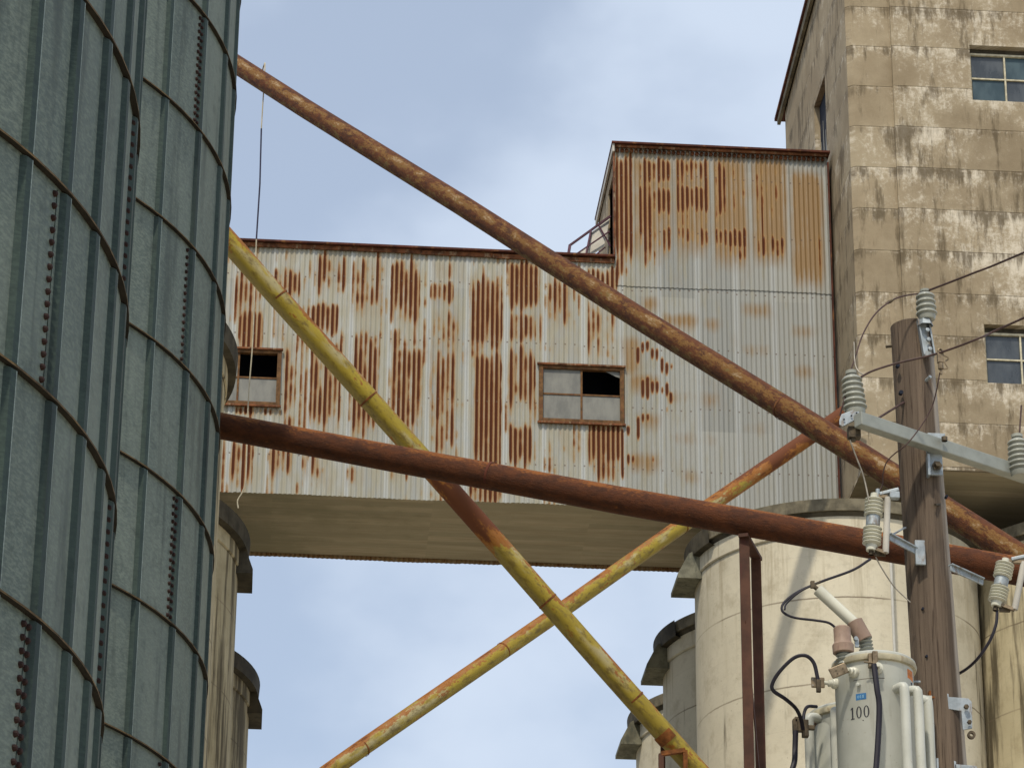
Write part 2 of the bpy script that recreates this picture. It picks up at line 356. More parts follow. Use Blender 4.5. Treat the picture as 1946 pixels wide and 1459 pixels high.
_a, _b = at(1731, 622, 20.2), at(1791, 1459, 20.2); _k = (_a.x-_b.x)/(_a.z-_b.z); POLE_K = (_a.x-_k*_a.z, _k)
def m_wood():
    t = NT('weathered_pole_wood', .88); p = t.coord(); x, y, z = t.sep(p)
    g = t.noise(t.mapv(p, (55, 55, 1.2)), 1.0, 8, .75, .5); g2 = t.noise(t.mapv(p, (9, 9, .35), (2, 7, 1)), 1.0, 5, .6)
    c = t.mix(t.ramp(g2, .3, .7), (.075, .055, .039), (.155, .115, .082)); c = t.mix(t.ramp(g, .5, .62, 0, .85), c, (.035, .022, .015))
    c = t.mix(t.ramp(g, .28, .42, .5, 0), c, (.21, .16, .115))
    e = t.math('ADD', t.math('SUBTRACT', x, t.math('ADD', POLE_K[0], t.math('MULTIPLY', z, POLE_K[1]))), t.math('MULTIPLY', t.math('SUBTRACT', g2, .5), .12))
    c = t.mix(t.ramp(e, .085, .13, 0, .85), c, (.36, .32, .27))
    t.bump(g, .6, .01)
    return t.done(c)

def m_slab(name='board_marked_soffit', k=1.0, along='x'):
    t = NT(name, .92); p = t.coord()
    a = t.noise(t.mapv(p, (.9, 9, 3)), 1.0, 6, .65); b = t.noise(p, .7, 5, .6); x, y, z = t.sep(p)
    bd = t.white(t.comb(t.math('FLOOR', t.math('DIVIDE', y, .2)), t.math('FLOOR', t.math('DIVIDE', x, 2.6)), 0.0))
    c = t.mix(t.ramp(a, .3, .7), (.225*k, .185*k, .125*k), (.31*k, .265*k, .19*k)); c = t.mix(t.math('MULTIPLY', bd, .6), c, (.17*k, .155*k, .105*k))
    c = t.mix(t.ramp(t.math('ADD', t.math('ADD', t.math('MULTIPLY', b, .5), t.math('MULTIPLY', a, .5)), t.ramp(x, -1, 3, .12, 0)), .55, .68, 0, .6), c, (.12*k, .11*k, .065*k))
    t.bump(a, .3, .01)
    return t.done(c)

def m_glass(name, col, rough=.12):
    t = NT(name, rough, 0, .5); p = t.coord(); n_ = t.noise(t.mapv(p, (4, 4, 1.6)), 1.3, 5, .6)
    return t.done(t.mix(t.ramp(n_, .35, .7), tuple(v*.8 for v in col), tuple(v*1.25 for v in col)), t.ramp(n_, .3, .7, rough, rough+.25))

_q = at(1606, 783, 47.9)-at(655, 1445, 43.5); Y2X = (at(655, 1445, 43.5).z-.1)/_q.normalized().z; YV = _q.length+Y2X+.3
M = {}
M['corr'] = m_corr(); M['tower'] = m_tower(); M['wood'] = m_wood(); M['slab'] = m_slab(k=1.75); M['slab2'] = m_slab('tower_soffit_concrete', 1.5)
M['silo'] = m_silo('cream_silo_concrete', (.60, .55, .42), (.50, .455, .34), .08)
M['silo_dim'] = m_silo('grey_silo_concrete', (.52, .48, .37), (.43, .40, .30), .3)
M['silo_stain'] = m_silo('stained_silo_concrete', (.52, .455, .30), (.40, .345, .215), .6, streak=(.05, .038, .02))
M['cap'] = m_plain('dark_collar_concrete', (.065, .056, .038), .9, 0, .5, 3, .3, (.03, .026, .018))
M['corbel'] = m_plain('corbel_concrete', (.17, .165, .12), .9, 0, .4, 5, .3, (.07, .075, .06)); M['capedge'] = m_plain('collar_edge_concrete', (.16, .14, .095), .9, 0, .4, 4, .3, (.08, .07, .05))
M['galv_a'] = m_galv('galvanised_bin_sheet', (.090, .116, .096), (.162, .190, .156))
M['galv_c'] = m_galv('painted_rib_highlight', (.17, .21, .19), (.26, .30, .27)); M['galv_b'] = m_galv('galvanised_rib_sheet', (.014, .028, .023), (.036, .056, .046))  # brighter zinc paints a highlight along the rib edges
M['flange'] = m_plain('rusty_bin_flange', (.13, .085, .035), .8, .1, .5, 8, .2, (.03, .02, .012))
M['flange_d'] = m_plain('flange_painted_shade', (.022, .018, .012), .9, 0, .4, 6)  # shade under the flange painted in as near-black
M['bolt'] = m_plain('rusted_bolt_heads', (.030, .012, .009), .8, 0, .5, 30)
M['yel1'] = m_yellow('yellow_spout_paint', -.02, band=(0, .1)); M['yel2'] = m_yellow('yellow_spout_paint_worn', .01, vr=(YV-4.6, YV-1.2))
M['rustpaint'] = m_rustpipe('peeling_rusted_spout', 'paint'); M['redrust'] = m_rustpipe('dark_red_rusted_spout', 'red')
M['trim'] = m_plain('rusted_roof_trim', (.075, .020, .010), .85, 0, .5, 4, .2, (.19, .085, .025))
M['trim2'] = m_plain('rusted_fascia', (.15, .055, .02), .85, 0, .6, 7, .2, (.30, .22, .13))
M['winframe'] = m_plain('rusty_window_steel', (.13, .065, .022), .8, 0, .5, 12, .1, (.14, .05, .02))
M['creamframe'] = m_plain('faded_cream_window_steel', (.50, .46, .33), .7, 0, .3, 10)
M['paneg'] = m_glass('dusty_grey_pane', (.155, .155, .135), .4); M['paneb'] = m_glass('bluish_reflecting_pane', (.05, .06, .07), .2)
M['panet'] = m_glass('teal_painted_pane', (.03, .06, .075), .3)
M['dark'] = m_plain('painted_interior_shade', (.012, .016, .028), .95, 0, .2, 2)  # near-black colour stands in for shade inside openings and holes
M['post'] = m_plain('brown_primer_steel', (.075, .032, .018), .75, 0, .35, 6, .15, (.07, .02, .014))
M['rust'] = m_plain('flaking_rust', (.17, .058, .012), .85, 0, .5, 14, .3, (.10, .035, .015))
M['railing'] = m_plain('purple_brown_railing', (.075, .028, .045), .7, 0, .3, 8)
M['sheetgrey'] = m_plain('pale_grey_sheet', (.44, .42, .37), .7, 0, .2, 3, 0, (.3, .29, .27))
M['porc'] = m_plain('glazed_grey_porcelain', (.30, .31, .27), .22, 0, .12, 6)
M['porc2'] = m_plain('pale_grey_porcelain', (.58, .575, .48), .25, 0, .1, 6)
M['arm'] = m_plain('dull_galvanised_arm', (.31, .325, .29), .5, .3, .12, 9)
M['hw'] = m_plain('galvanised_hardware', (.34, .38, .40), .5, .4, .25, 14, 0, (.2, .14, .09))
M['hwdark'] = m_plain('tarnished_hardware', (.09, .07, .045), .6, .4, .5, 18)
M['brass'] = m_plain('tarnished_bronze', (.22, .17, .11), .5, .5, .4, 22)
M['tank'] = m_plain('pale_grey_green_tank_paint', (.50, .51, .425), .42, 0, .07, 3, 0, (.44, .45, .37))
_t = NT('grimy_tank_paint', .45, 0, .4); _p = _t.coord(); _g = _t.noise(_t.mapv(_p, (14, 14, 1.2)), 1.0, 6, .65); _c = _t.mix(_t.ramp(_t.noise(_p, 4, 5, .6), .3, .7), (.42, .43, .375), (.50, .51, .455)); _c = _t.mix(_t.ramp(_g, .54, .72, 0, .5), _c, (.28, .26, .19)); _c = _t.mix(_t.ramp(_t.noise(_p, 38, 5, .7), .63, .72, 0, .6), _c, (.20, .12, .06)); M['tank'] = _t.done(_c)
M['rim'] = m_plain('stained_lid_rim', (.44, .40, .28), .6, 0, .3, 8, 0, (.20, .13, .07))
M['guard'] = m_plain('pink_brown_guard_cap', (.29, .205, .155), .6, 0, .2, 9, 0, (.22, .14, .11))
M['cable'] = m_plain('black_cable', (.016, .014, .022), .5, 0, .2, 8)
M['wire'] = m_plain('weathered_copper_wire', (.075, .045, .04), .6, .1, .3, 20)
M['pale_wire'] = m_plain('bare_pale_wire', (.36, .33, .28), .5, .2, .3, 20)
M['ink'] = m_plain('black_ink', (.03, .03, .035), .6, 0, .1, 5); M['blue'] = m_plain('blue_sticker', (.03, .14, .32), .5, 0, .15, 20)
M['paleink'] = m_plain('pale_print', (.25, .42, .55), .6, 0, .1, 5); M['orange'] = m_plain('orange_sticker', (.55, .17, .02), .5, 0, .35, 25)
M['gravel'] = m_plain('pale_gravel_ground', (.50, .44, .34), .95, 0, .25, 1.5, .6, (.22, .21, .13))
M['conc_grey'] = m_plain('grey_conduit', (.50, .49, .44), .6, .1, .1, 5)
M['rope'] = m_plain('frayed_cord', (.03, .03, .06), .9, 0, .3, 9); M['ropep'] = m_plain('bleached_cord', (.42, .38, .28), .9, 0, .2, 9)

# ------------------------------------------------------------------ ground
g = MB(); g.add([(-600, -300, 0), (600, -300, 0), (600, 1500, 0), (-600, 1500, 0)], [(0, 1, 2, 3)])
tag(g.build('ground', M['gravel'], smooth=0), kind='structure')

# ------------------------------------------------------------------ ribbed steel bins
def steel_bin(cx, cy, zref, rb, ribstep, rib0, seam_e, seam_o, top, label, hh):
    t = thing('grain_bin', (cx, cy, 0), label, 'grain bin', 'ribbed steel grain bins')
    k0 = int(math.floor(zref/hh)); ztop = zref+math.floor((top-zref)/hh)*hh; zb = zref-k0*hh
    nr = round((ztop-zb)/hh); bolts = []
    for k in range(nr):
        z0 = zb+k*hh; z1 = z0+hh; mb = MB()
        # wall with pressed vertical ribs; angle measured from -Y towards +X
        prof = []; a = rib0-360*0; step = ribstep; nrib = int(round(360/step)); step = 360/nrib
        for i in range(nrib):
            c = rib0+i*step
            hw = math.degrees(.054/rb); hi = math.degrees(.028/rb)
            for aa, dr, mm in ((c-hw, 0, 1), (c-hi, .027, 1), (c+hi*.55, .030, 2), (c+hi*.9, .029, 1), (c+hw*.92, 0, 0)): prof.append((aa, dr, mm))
            for j in (1, 2, 3):
                prof.append((c+hw+(step-2*hw)*j/4, 0, 0))
        n = len(prof); rows = ((z0+.0, 0), (z0+.012, 1), (z1-.022, 1), (z1-.006, 0))
        vs = []
        for zz, on in rows:
            for aa, dr, mm in prof:
                r = rb+dr*on; vs.append((cx+r*math.sin(R(aa)), cy-r*math.cos(R(aa)), zz))
        for q in range(3):
            for i in range(n):
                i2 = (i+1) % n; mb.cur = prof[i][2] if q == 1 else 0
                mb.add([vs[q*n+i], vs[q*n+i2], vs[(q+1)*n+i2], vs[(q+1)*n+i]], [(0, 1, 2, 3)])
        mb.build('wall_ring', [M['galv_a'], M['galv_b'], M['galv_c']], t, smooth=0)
        fl = MB(); fo = rb+.036
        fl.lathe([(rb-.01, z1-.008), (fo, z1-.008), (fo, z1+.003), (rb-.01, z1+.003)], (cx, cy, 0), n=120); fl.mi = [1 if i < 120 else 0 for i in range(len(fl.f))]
        fl.build('flange', [M['flange'], M['flange_d']], t, smooth=20)
        # bolted sheet seams
        idx = round((z0-zref)/hh); base = seam_e if idx % 2 == 0 else seam_o
        for q in range(-2, 4):
            aa = base+q*ribstep*6*1.0
            if not -35 < aa < 125: continue
            ax = Vector((math.sin(R(aa)), -math.cos(R(aa)), 0)); tx = Vector((math.cos(R(aa)), math.sin(R(aa)), 0))
            for i in range(16):
                for c in range(2 if idx == -4 or (q+idx) % 5 == 0 else 1):
                    bolts.append((Vector((cx, cy, z0+.06+i*(hh-.12)/15))+ax*(rb+.003)+tx*(.052*c), ax))
            e = MB(); p0 = Vector((cx, cy, z0+.015))+ax*(rb+.0015)+tx*.03; e.bar(p0, p0+Vector((0, 0, hh-.04)), .003, .003, ax); e.build('sheet_lap', M['galv_b'], t, smooth=0)
    def seen(pb):
        d = pb[0]-CAM; z = d.dot(F); u = abs(d.dot(RV)/z*FOC/973); v = abs(d.dot(UV)/z*FOC/730)
        return (u < 1 and v < 1 and pb[1].dot(d) < 0, -d.length)
    bolts.sort(key=seen, reverse=True); pr_ = [(0, .018), (.011, .015), (.017, .006), (.018, -.004)]; first = None
    for k, (p_, ax) in enumerate(bolts[:100]):
        if first is None:
            b = MB(); b.lathe(pr_, (0, 0, 0), (0, 0, 1), 8); first = b.build('bolt', M['bolt']); o = first
        else: o = first.copy(); COL.objects.link(o)
        o.parent = t; o.matrix_parent_inverse = Matrix.Translation(-t.location); o.location = p_; o.rotation_euler = ax.to_track_quat('Z', 'Y').to_euler()
    b = MB()
    for p_, ax in bolts[100:]: b.lathe(pr_, p_, ax, 6)
    b.build('remaining_bolts', M['bolt'], t)['kind'] = 'stuff'
    rf = MB(); rf.lathe([(rb+.12, ztop-.03), (rb+.12, ztop+.02), (.5, ztop+2.1), (.5, ztop+2.4), (0, ztop+2.5)], (cx, cy, 0), n=64); rf.build('roof', M['galv_a'], t)
    return t
steel_bin(-4.573, 16.311, 8.958+1.6, 3.733, 6.4, 62.4, 67.0, 87.5, 15.5, 'nearest ribbed grey steel grain bin filling the far left edge', 1.131)
steel_bin(-4.3079, 26.6293, 13.8658+1.6, 3.805, 9.45, 68.9, 67.4, 87.6, 22.0, 'farther ribbed steel grain bin behind the nearest one, where the pipes end', 1.12)

# ------------------------------------------------------------------ corrugated gallery bridge
YW = 50.0; PIT = .08
def WX(x, y): p = at(x, y, YW); return p.x, p.z
blobs = []     # x0,x1,z0,z1,strength,isTan
def blob(sx, ox, oy, items):
    for (x0, y0, x1, y1, s, *k) in items:
        s = s*1.08 if not k else s+.22
        a = WX(ox+x0*sx, oy+y0*sx); b = WX(ox+x1*sx, oy+y1*sx); blobs.append((a[0], b[0], b[1], a[1], s, k[0] if k else 0))
blob(.4008, 420, 430, [(95,400,195,600,1.0),(60,140,190,420,.42),(245,190,375,335,.8),(245,330,300,560,.45),(300,540,352,900,.6),(250,90,350,200,.35),
 (440,110,595,330,.62),(490,190,520,240,.5),(430,360,555,520,.95),(430,520,560,960,.72),(395,1050,520,1215,.5),(620,130,775,430,.72),(610,470,745,1010,.66),(590,1130,680,1230,.7),
 (808,160,940,450,1.0),(800,470,850,600,.55),(810,570,950,1000,.7),(780,1110,890,1215,.5),(1000,150,1150,270,.42),(993,255,1105,370,.9),(1000,380,1130,620,.6),(990,560,1110,1060,.75),
 (1175,220,1335,600,.76),(1200,590,1325,1320,.92),(1365,160,1510,400,.95),(1365,400,1500,560,.66),(1358,560,1490,860,.82),(1365,930,1475,1130,.88),
 (1548,230,1665,490,.72),(1560,480,1640,620,.3),(1735,190,1885,340,.8),(1735,360,1875,670,.42),(1600,930,1745,1110,.36),(1745,920,1900,1130,1.0),(1760,1080,1900,1220,.55),(1640,1280,1780,1330,.8),
 (45,1010,150,1250,.75),(230,1020,340,1190,.62),(70,850,290,900,.7),(1175,1180,1340,1310,.6),(300,880,350,1010,.4),(1155,560,1180,700,.3)])
blob(.3083, 1050, 250, [(388,150,495,790,1.1),(395,700,470,930,.7),(530,165,735,330,.85),(530,320,625,780,.95),(610,330,735,530,.85),(620,570,735,740,.6),(545,700,640,830,.45),
 (768,170,968,340,.72),(768,320,968,500,1.0),(775,580,965,720,.6),(775,480,960,620,.35),(800,700,960,800,.3),(1003,170,1075,540,.85),(1060,180,1200,500,.5),(1008,590,1200,730,.85),(1040,690,1200,800,.5),(1240,180,1300,740,.6),(1280,180,1440,520,.34),(1250,640,1440,790,.55),(1480,300,1560,900,.3),(1600,300,1660,900,.32)])
blob(.3083, 1050, 250, [(500,165,735,760,.5,1),(750,165,968,740,.55,1),(990,165,1205,800,.7,1),(1230,175,1450,790,.75,1),(1470,260,1670,920,.85,1),(388,160,500,700,.4,1)])
blob(.2947, 1180, 530, [(20,380,120,620,.42,1),(60,620,240,720,.6,1),(120,870,240,960,.55,1),(150,120,240,210,.6,1),(270,230,490,310,.65,1),(530,260,640,320,.6,1),(780,170,960,230,.5,1),
 (790,430,950,480,.45,1),(1100,310,1250,360,.5,1),(1110,570,1250,620,.5,1),(330,730,470,780,.35,1),(530,750,620,810,.5,1),(790,940,950,970,.3,1),(330,1000,500,1040,.4,1),(550,1020,600,1060,.4,1),(400,1250,500,1300,.5,1),(60,1130,250,1240,.5,1),(1100,60,1280,70,.4,1),(1090,800,1200,830,.3,1),
 (100,430,118,560,.9),(132,400,148,490,1.0),(162,390,180,480,.8),(194,440,212,530,1.0),(225,440,240,540,.6),(258,500,274,620,.8),(288,530,305,630,.9),(320,540,334,590,.7),
 (132,640,150,780,1.0),(162,620,182,790,1.1),(194,650,212,750,.8),(225,650,242,750,.8),(260,690,274,750,.7),(288,660,306,770,1.1),(305,720,340,800,.95),(103,880,120,1050,1.0),(134,860,150,940,.9),(165,860,182,930,.6),
 (38,940,56,1020,.9),(40,1120,56,1210,1.0),(70,1130,86,1200,.9),(200,1140,216,1190,.9),(0,960,18,1300,.4),(292,820,304,860,.8)])
HOLES = [(-1.30, .03, 24.07, 25.0), (4.315, 5.665, 23.985, 24.945)]
def corr_wall(name, x0, x1, z0, z1, Y, parent, holes=(), step=.05, rust=True, m=None, cols=8, topf=None):
    nc = int(round((x1-x0)/PIT*cols)); nr = max(2, int(round((z1-z0)/step)))
    X = np.linspace(x0, x1, nc+1); Z = np.linspace(z0, z1, nr+1); XX, ZZ = np.meshgrid(X, Z)
    ph = 2*np.pi*XX/PIT; amp = .0095
    YY = Y+amp*np.cos(ph)+.004*np.sin(XX*1.7+ZZ*.6)+.003*np.sin(XX*5.1-ZZ*1.3)
    e = 0.012*np.cos(np.floor(XX/.64)*7.3); ZZ2 = ZZ.copy(); ZZ2[0] += e[0]*.8
    vs = np.stack([XX, YY, ZZ2], -1).reshape(-1, 3); idx = np.arange(vs.shape[0]).reshape(nr+1, nc+1)
    cxm = (XX[:-1, :-1]+XX[1:, 1:])/2; czm = (ZZ[:-1, :-1]+ZZ[1:, 1:])/2; keep = np.ones_like(cxm, bool)
    for (a, b, c, d) in holes: keep &= ~((cxm > a) & (cxm < b) & (czm > c) & (czm < d))
    fs = np.stack([idx[:-1, :-1], idx[:-1, 1:], idx[1:, 1:], idx[1:, :-1]], -1)[keep]
    me = bpy.data.meshes.new(name); me.from_pydata(vs.tolist(), [], fs.tolist()); me.materials.append(m or M['corr'])
    me.polygons.foreach_set('use_smooth', [True]*len(fs))
    if rust:
        rr = np.zeros_like(XX); tt = np.zeros_like(XX); rib = np.floor(XX/PIT+.5).astype(int); rmin = rib.min(); nrib = rib.max()-rmin+1
        wav = .5+.5*np.cos(ph+.9); ri = rib-rmin
        def strands(length, seed):
            g_ = np.random.RandomState(seed+int(abs(x0)*10)); nz = int(7.5/length)+3; tab = g_.rand(nrib, nz); off = g_.rand(nrib)
            u = (ZZ-22)/length+off[ri]; k0 = np.clip(u.astype(int), 0, nz-2); w_ = u-k0; w_ = w_*w_*(3-2*w_); return tab[ri, k0]*(1-w_)+tab[ri, k0+1]*w_
        T = .50*strands(1.1, 3)+.30*strands(.34, 5)+.20*strands(.11, 9); T = np.clip((T-.5)*1.7+.5, 0, 1)
        ribw = rng.rand(nrib)[ri]; T = np.clip(T+(ribw-.5)*.35, 0, 1.2)
        D = np.zeros_like(XX); spots = np.zeros_like(XX)
        for (a, b, c, d, s, k) in blobs:
            small = (b-a) < .08
            if small:
                spots = np.maximum(spots, np.clip((d-ZZ)/.07, 0, 1)*np.clip((ZZ-c)/.12, 0, 1)*np.clip((XX-a)/.03+.5, 0, 1)*np.clip((b-XX)/.03+.5, 0, 1)*1.05); continue
            hgt = d-c; fd = min(.55, hgt*.5); fb = min(.9, hgt*.7)
            ez = np.clip((d+fd*.4-ZZ)/fd, 0, 1)*np.clip((ZZ-c+fb*.45)/fb, 0, 1); ez = ez*ez*(3-2*ez)
            if k:
                big = hgt > 1.0; fd, fb = (.35, .7) if big else (.22, .34)
                ez = np.clip((d+fd*.5-ZZ)/fd, 0, 1)*np.clip((ZZ-c+fb*.5)/fb, 0, 1); ez = ez*ez*(3-2*ez)
                ex = np.clip((XX-a)/.16+.5, 0, 1)*np.clip((b-XX)/.16+.5, 0, 1); tt = np.maximum(tt, ez*ex*s*(.6+.4*wav)*(2.0-.8*T if big else 1.9-.7*T))
            else:
                ex = np.clip((XX-a)/.05+.5, 0, 1)*np.clip((b-XX)/.05+.5, 0, 1); D = np.maximum(D, ez*ex*s); tt = np.maximum(tt, ez*ex*s*(.75-.45*T))
        nail = np.abs(((ZZ+.10)/1.08) % 1-.5)*1.08; D = np.maximum(D, np.clip(1-nail/.28, 0, 1)*.36*np.clip((5.2-XX)/.4, .0, 1)); D = np.maximum(D, .27*np.clip((5.3-XX)/.4, 0, 1))
        core = np.clip((D*1.40-T)*1.35, 0, 1.05); rr = core*(.20+.80*wav**1.15); rr = np.maximum(rr, spots)
        for nm, arr in (('rust', rr), ('tan', tt)):
            at_ = me.attributes.new(nm, 'FLOAT', 'POINT'); at_.data.foreach_set('value', arr.reshape(-1).astype(np.float32))
    else:
        at_ = me.attributes.new('rust', 'FLOAT', 'POINT'); at_.data.foreach_set('value', np.full(len(vs), .3, np.float32))
    me.update(); o = bpy.data.objects.new(name, me); COL.objects.link(o); o.parent = parent; o.matrix_parent_inverse = Matrix.Translation(-parent.location)
    return o
br = thing('gallery_bridge', (3, 51.3, 22.5), 'corrugated metal gallery bridging the gap between silos, streaked with rust', 'bridge')
XL = -4.0; XR = 9.2; XU = 5.56
corr_wall('gallery_wall', XL, XU, 22.50, 26.96, YW, br, HOLES)
corr_wall('lower_side_wall', XU, XR, 22.50, 26.55, YW, br, HOLES)
corr_wall('penthouse_wall', XU, XR, 26.50, 29.10, YW-.014, br)
corr_wall('back_wall', XL, 7.4, 22.46, 26.95, 52.64, br, rust=False, step=1.5, cols=6)
b = MB(); b.box((XL, YW+.03, 22.52), (7.6, 52.60, 22.80)); b.build('floor_slab', M['slab'], br, smooth=0)
b = MB(); b.box((XL, YW-.11, 26.985), (XU-.01, 52.75, 27.02)); b.build('lower_roof', M['trim'], br, smooth=0)
b = MB(); b.box((XL, YW-.05, 26.91), (2.3, YW-.020, 26.98)); b.box((2.305, YW-.047, 26.90), (3.5, YW-.021, 26.975)); b.box((3.505, YW-.05, 26.89), (XU-.02, YW-.020, 26.965)); b.build('fascia', M['trim2'], br, smooth=0)
b = MB(); b.box((XU-.06, YW-.13, 29.135), (9.24, 52.75, 29.17)); b.build('penthouse_roof', M['trim'], br, smooth=0)
b = MB(); b.box((XU, YW-.075, 29.085), (9.2, YW-.045, 29.13)); b.box((XU-.03, YW-.05, 27.03), (XU-.003, YW+.08, 29.13)); b.build('fascia', M['trim2'], br, smooth=0)
# scalloped filler strip under the roof edge
b = MB()
for i in range(int((9.2-XU)/PIT)): b.lathe([(.034, 0), (.034, .03), (0, .03)], (XU+.04+i*PIT, YW-.07, 29.03), (0, 1, 0), 8)
b.build('closure_strip', M['trim2'], br)
# end wall of the penthouse with its doorway
b = MB(); X0 = XU; b.box((X0, YW+.01, 27.03), (X0+.03, YW+.16, 29.12)); b.box((X0, YW+1.05, 27.03), (X0+.03, 52.6, 29.12)); b.box((X0, YW+.16, 28.75), (X0+.03, YW+1.05, 29.12)); b.build('end_wall', M['tower'], br, smooth=0)
b = MB(); b.box((X0-.05, YW-.1, 28.99), (X0-.015, 52.7, 29.13)); b.build('barge_board', M['sheetgrey'], br, smooth=0)
b = MB(); b.box((X0+.2, YW+.1, 27.03), (X0+.25, 52.5, 29.0)); b.build('door_darkness', M['dark'], br, smooth=0)  # near-black sheet added as the shade seen through the doorway
bpy.data.objects['door_darkness'].name = 'interior_shade_sheet'
b = MB(); b.box((XL, 50.9, 22.8), (7.5, 50.95, 26.8)); b.build('interior_shade_sheet', M['dark'], br, smooth=0)  # added near-black sheet, painted shade behind the gallery windows
b = MB(); b.box((X0, 52.62, 26.9), (9.2, 52.66, 29.12)); b.build('penthouse_back_wall', M['trim2'], br, smooth=0)
# steel corner flashing against the tower
b = MB(); b.box((9.2, YW-.04, 22.5), (9.225, YW+.05, 29.0)); b.build('corner_flashing', M['trim'], br, smooth=0)

def gallery_window(hole, missing, broken, tin):
    x0, x1, z0, z1 = hole; fw = .040; Y0, Y1 = YW-.045, YW+.05
    fr = MB(); fr.box((x0-.03, Y0, z0-.03), (x0+fw, Y1, z1+.02)); fr.box((x1-fw, Y0, z0-.03), (x1+.03, Y1, z1+.02))
    fr.box((x0+fw, Y0+.003, z0-.03), (x1-fw, Y1, z0+fw*.7)); fr.box((x0+fw, Y0+.003, z1-.035), (x1-fw, Y1, z1+.02))
    o = fr.build('window', M['winframe'], br, smooth=0, bevel=.006)
    xm = (x0+x1)/2; zm = (z0+z1)/2; d = MB(); d.box((xm-.016, YW-.012, z0+fw*.7), (xm+.016, YW+.02, z1-.035)); d.box((x0+fw, YW-.009, zm-.013), (xm-.016, YW+.017, zm+.013)); d.box((xm+.016, YW-.009, zm-.013), (x1-fw, YW+.017, zm+.013))
    d.build('glazing_bars', M['winframe'], o, smooth=0)
    hd = MB(); hd.box((x0-.06, YW-.075, z1+.02), (x1+.05, YW-.02, z1+.05)); hd.box((x0-.05, YW-.065, z0-.065), (x1+.05, YW-.02, z0-.033)); hd.split('sill', M['trim2'], o, smooth=0)
    for i in range(2):
        for j in range(2):
            a0, a1 = (x0+fw, xm-.016) if i == 0 else (xm+.016, x1-fw); c0, c1 = (z0+fw*.7, zm-.013) if j == 0 else (zm+.013, z1-.035)
            p = MB()
            if (i, j) == missing:
                if broken: p.prism([(a1-.24, YW+.004, c1), (a1, YW+.004, c1), (a1, YW+.004, c1-.11), (a1-.07, YW+.004, c1-.085)], (0, .004, 0)); p.build('glass_shard', M['paneg'], o, smooth=0)
                continue
            p.box((a0, YW+.004, c0), (a1, YW+.008, c1)); p.build('pane', M['paneg'], o, smooth=0)
gallery_window(HOLES[1], (1, 1), True, 0); gallery_window(HOLES[0], (1, 1), False, 0)

# little hand-railed frame on the lower roof by the doorway
rl = thing('roof_railing', at(1110, 492, 50.6), 'small dark railing frame with pale sheet on the gallery roof', 'railing')
def pr(x, y, dy=0): return at(x, y, 50.6+dy)
b = MB()
b.bar(pr(1082, 467, .3), pr(1160, 411, .3), .035, .035)
b.build('top_rail', M['railing'], rl, smooth=0)
for p0, p1, wd in (((1079, 492), (1083, 466), .045), ((1112, 493), (1123, 440), .03)):
    b = MB(); b.bar(pr(*p0), pr(*p1, .3), wd, .03); b.build('post', M['railing'], rl, smooth=0)
for p0, p1 in (((1085, 490), (1158, 440)), ((1122, 493), (1150, 470))):
    b = MB(); b.bar(pr(*p0, .1), pr(*p1, .15), .022, .022); b.build('mid_rail', M['railing'], rl, smooth=0)
b = MB(); b.bar(pr(1137, 427, .3), pr(1160, 468, .1), .02, .02); b.build('brace', M['railing'], rl, smooth=0)
b = MB(); q = [pr(1124, 441, .36), pr(1159, 415, .36), pr(1154, 440, .3), pr(1148, 468, .22), pr(1122, 488, .2), pr(1092, 491, .2), pr(1090, 487, .2), pr(1115, 470, .25)]
b.prism(q, (0, .012, 0)); b.build('sheet', M['sheetgrey'], rl, smooth=0)

# ------------------------------------------------------------------ concrete headhouse tower
tw = thing('headhouse_tower', (15, 51.4, 22.6), 'tall stained concrete headhouse tower with steel windows at upper right', 'tower')
TX, YF, YB, ZB = 9.287, 48.20, 54.6, 22.6
xs = at(1703, 284, YF).x; ZT = 33.6
def wall_with_holes(mb, x0, x1, z0, z1, Y, holes, th=.25):
    xs_ = sorted({x0, x1, *[h[0] for h in holes], *[h[1] for h in holes]}); zs_ = sorted({z0, z1, *[h[2] for h in holes], *[h[3] for h in holes]})
    for i in range(len(xs_)-1):
        for j in range(len(zs_)-1):
            cx, cz = (xs_[i]+xs_[i+1])/2, (zs_[j]+zs_[j+1])/2
            if any(h[0] < cx < h[1] and h[2] < cz < h[3] for h in holes): continue
            mb.add([(xs_[i], Y, zs_[j]), (xs_[i+1], Y, zs_[j]), (xs_[i+1], Y, zs_[j+1]), (xs_[i], Y, zs_[j+1])], [(0, 1, 2, 3)])
    for (a, b_, c, d) in holes:
        mb.add([(a, Y, c), (b_, Y, c), (b_, Y, d), (a, Y, d), (a, Y+th, c), (b_, Y+th, c), (b_, Y+th, d), (a, Y+th, d)], [(0, 1, 5, 4), (1, 2, 6, 5), (2, 3, 7, 6), (3, 0, 4, 7)])
w1 = (at(1845, 140, YF).x, at(1845, 140, YF).x+1.82, at(1850, 190, YF).z, at(1850, 86, YF).z)
w2 = (at(1873, 670, YF).x, at(1873, 670, YF).x+1.82, at(1876, 727, YF).z, at(1876, 616, YF).z)
b = MB(); wall_with_holes(b, xs, 22, ZB, ZT, YF, [w1, w2]); b.build('front_wall', M['tower'], tw, smooth=0)
b = MB(); b.box((TX+.08, YF+.06, ZB), (xs, YF+.4, ZT)); b.prism([(TX+.08, YF+.06, ZB), (TX+.08, YF+.4, ZB), (TX+.0, YF+.4, ZB), (TX, YF+.12, ZB)], (0, 0, ZT-ZB)); b.build('corner_pilaster', M['tower'], tw, smooth=0)
b = MB(); b.add([(xs, YF, ZB), (xs, YF+.06, ZB), (xs, YF+.06, ZT), (xs, YF, ZT)], [(0, 1, 2, 3)]); b.build('wall_return', M['tower'], tw, smooth=0)
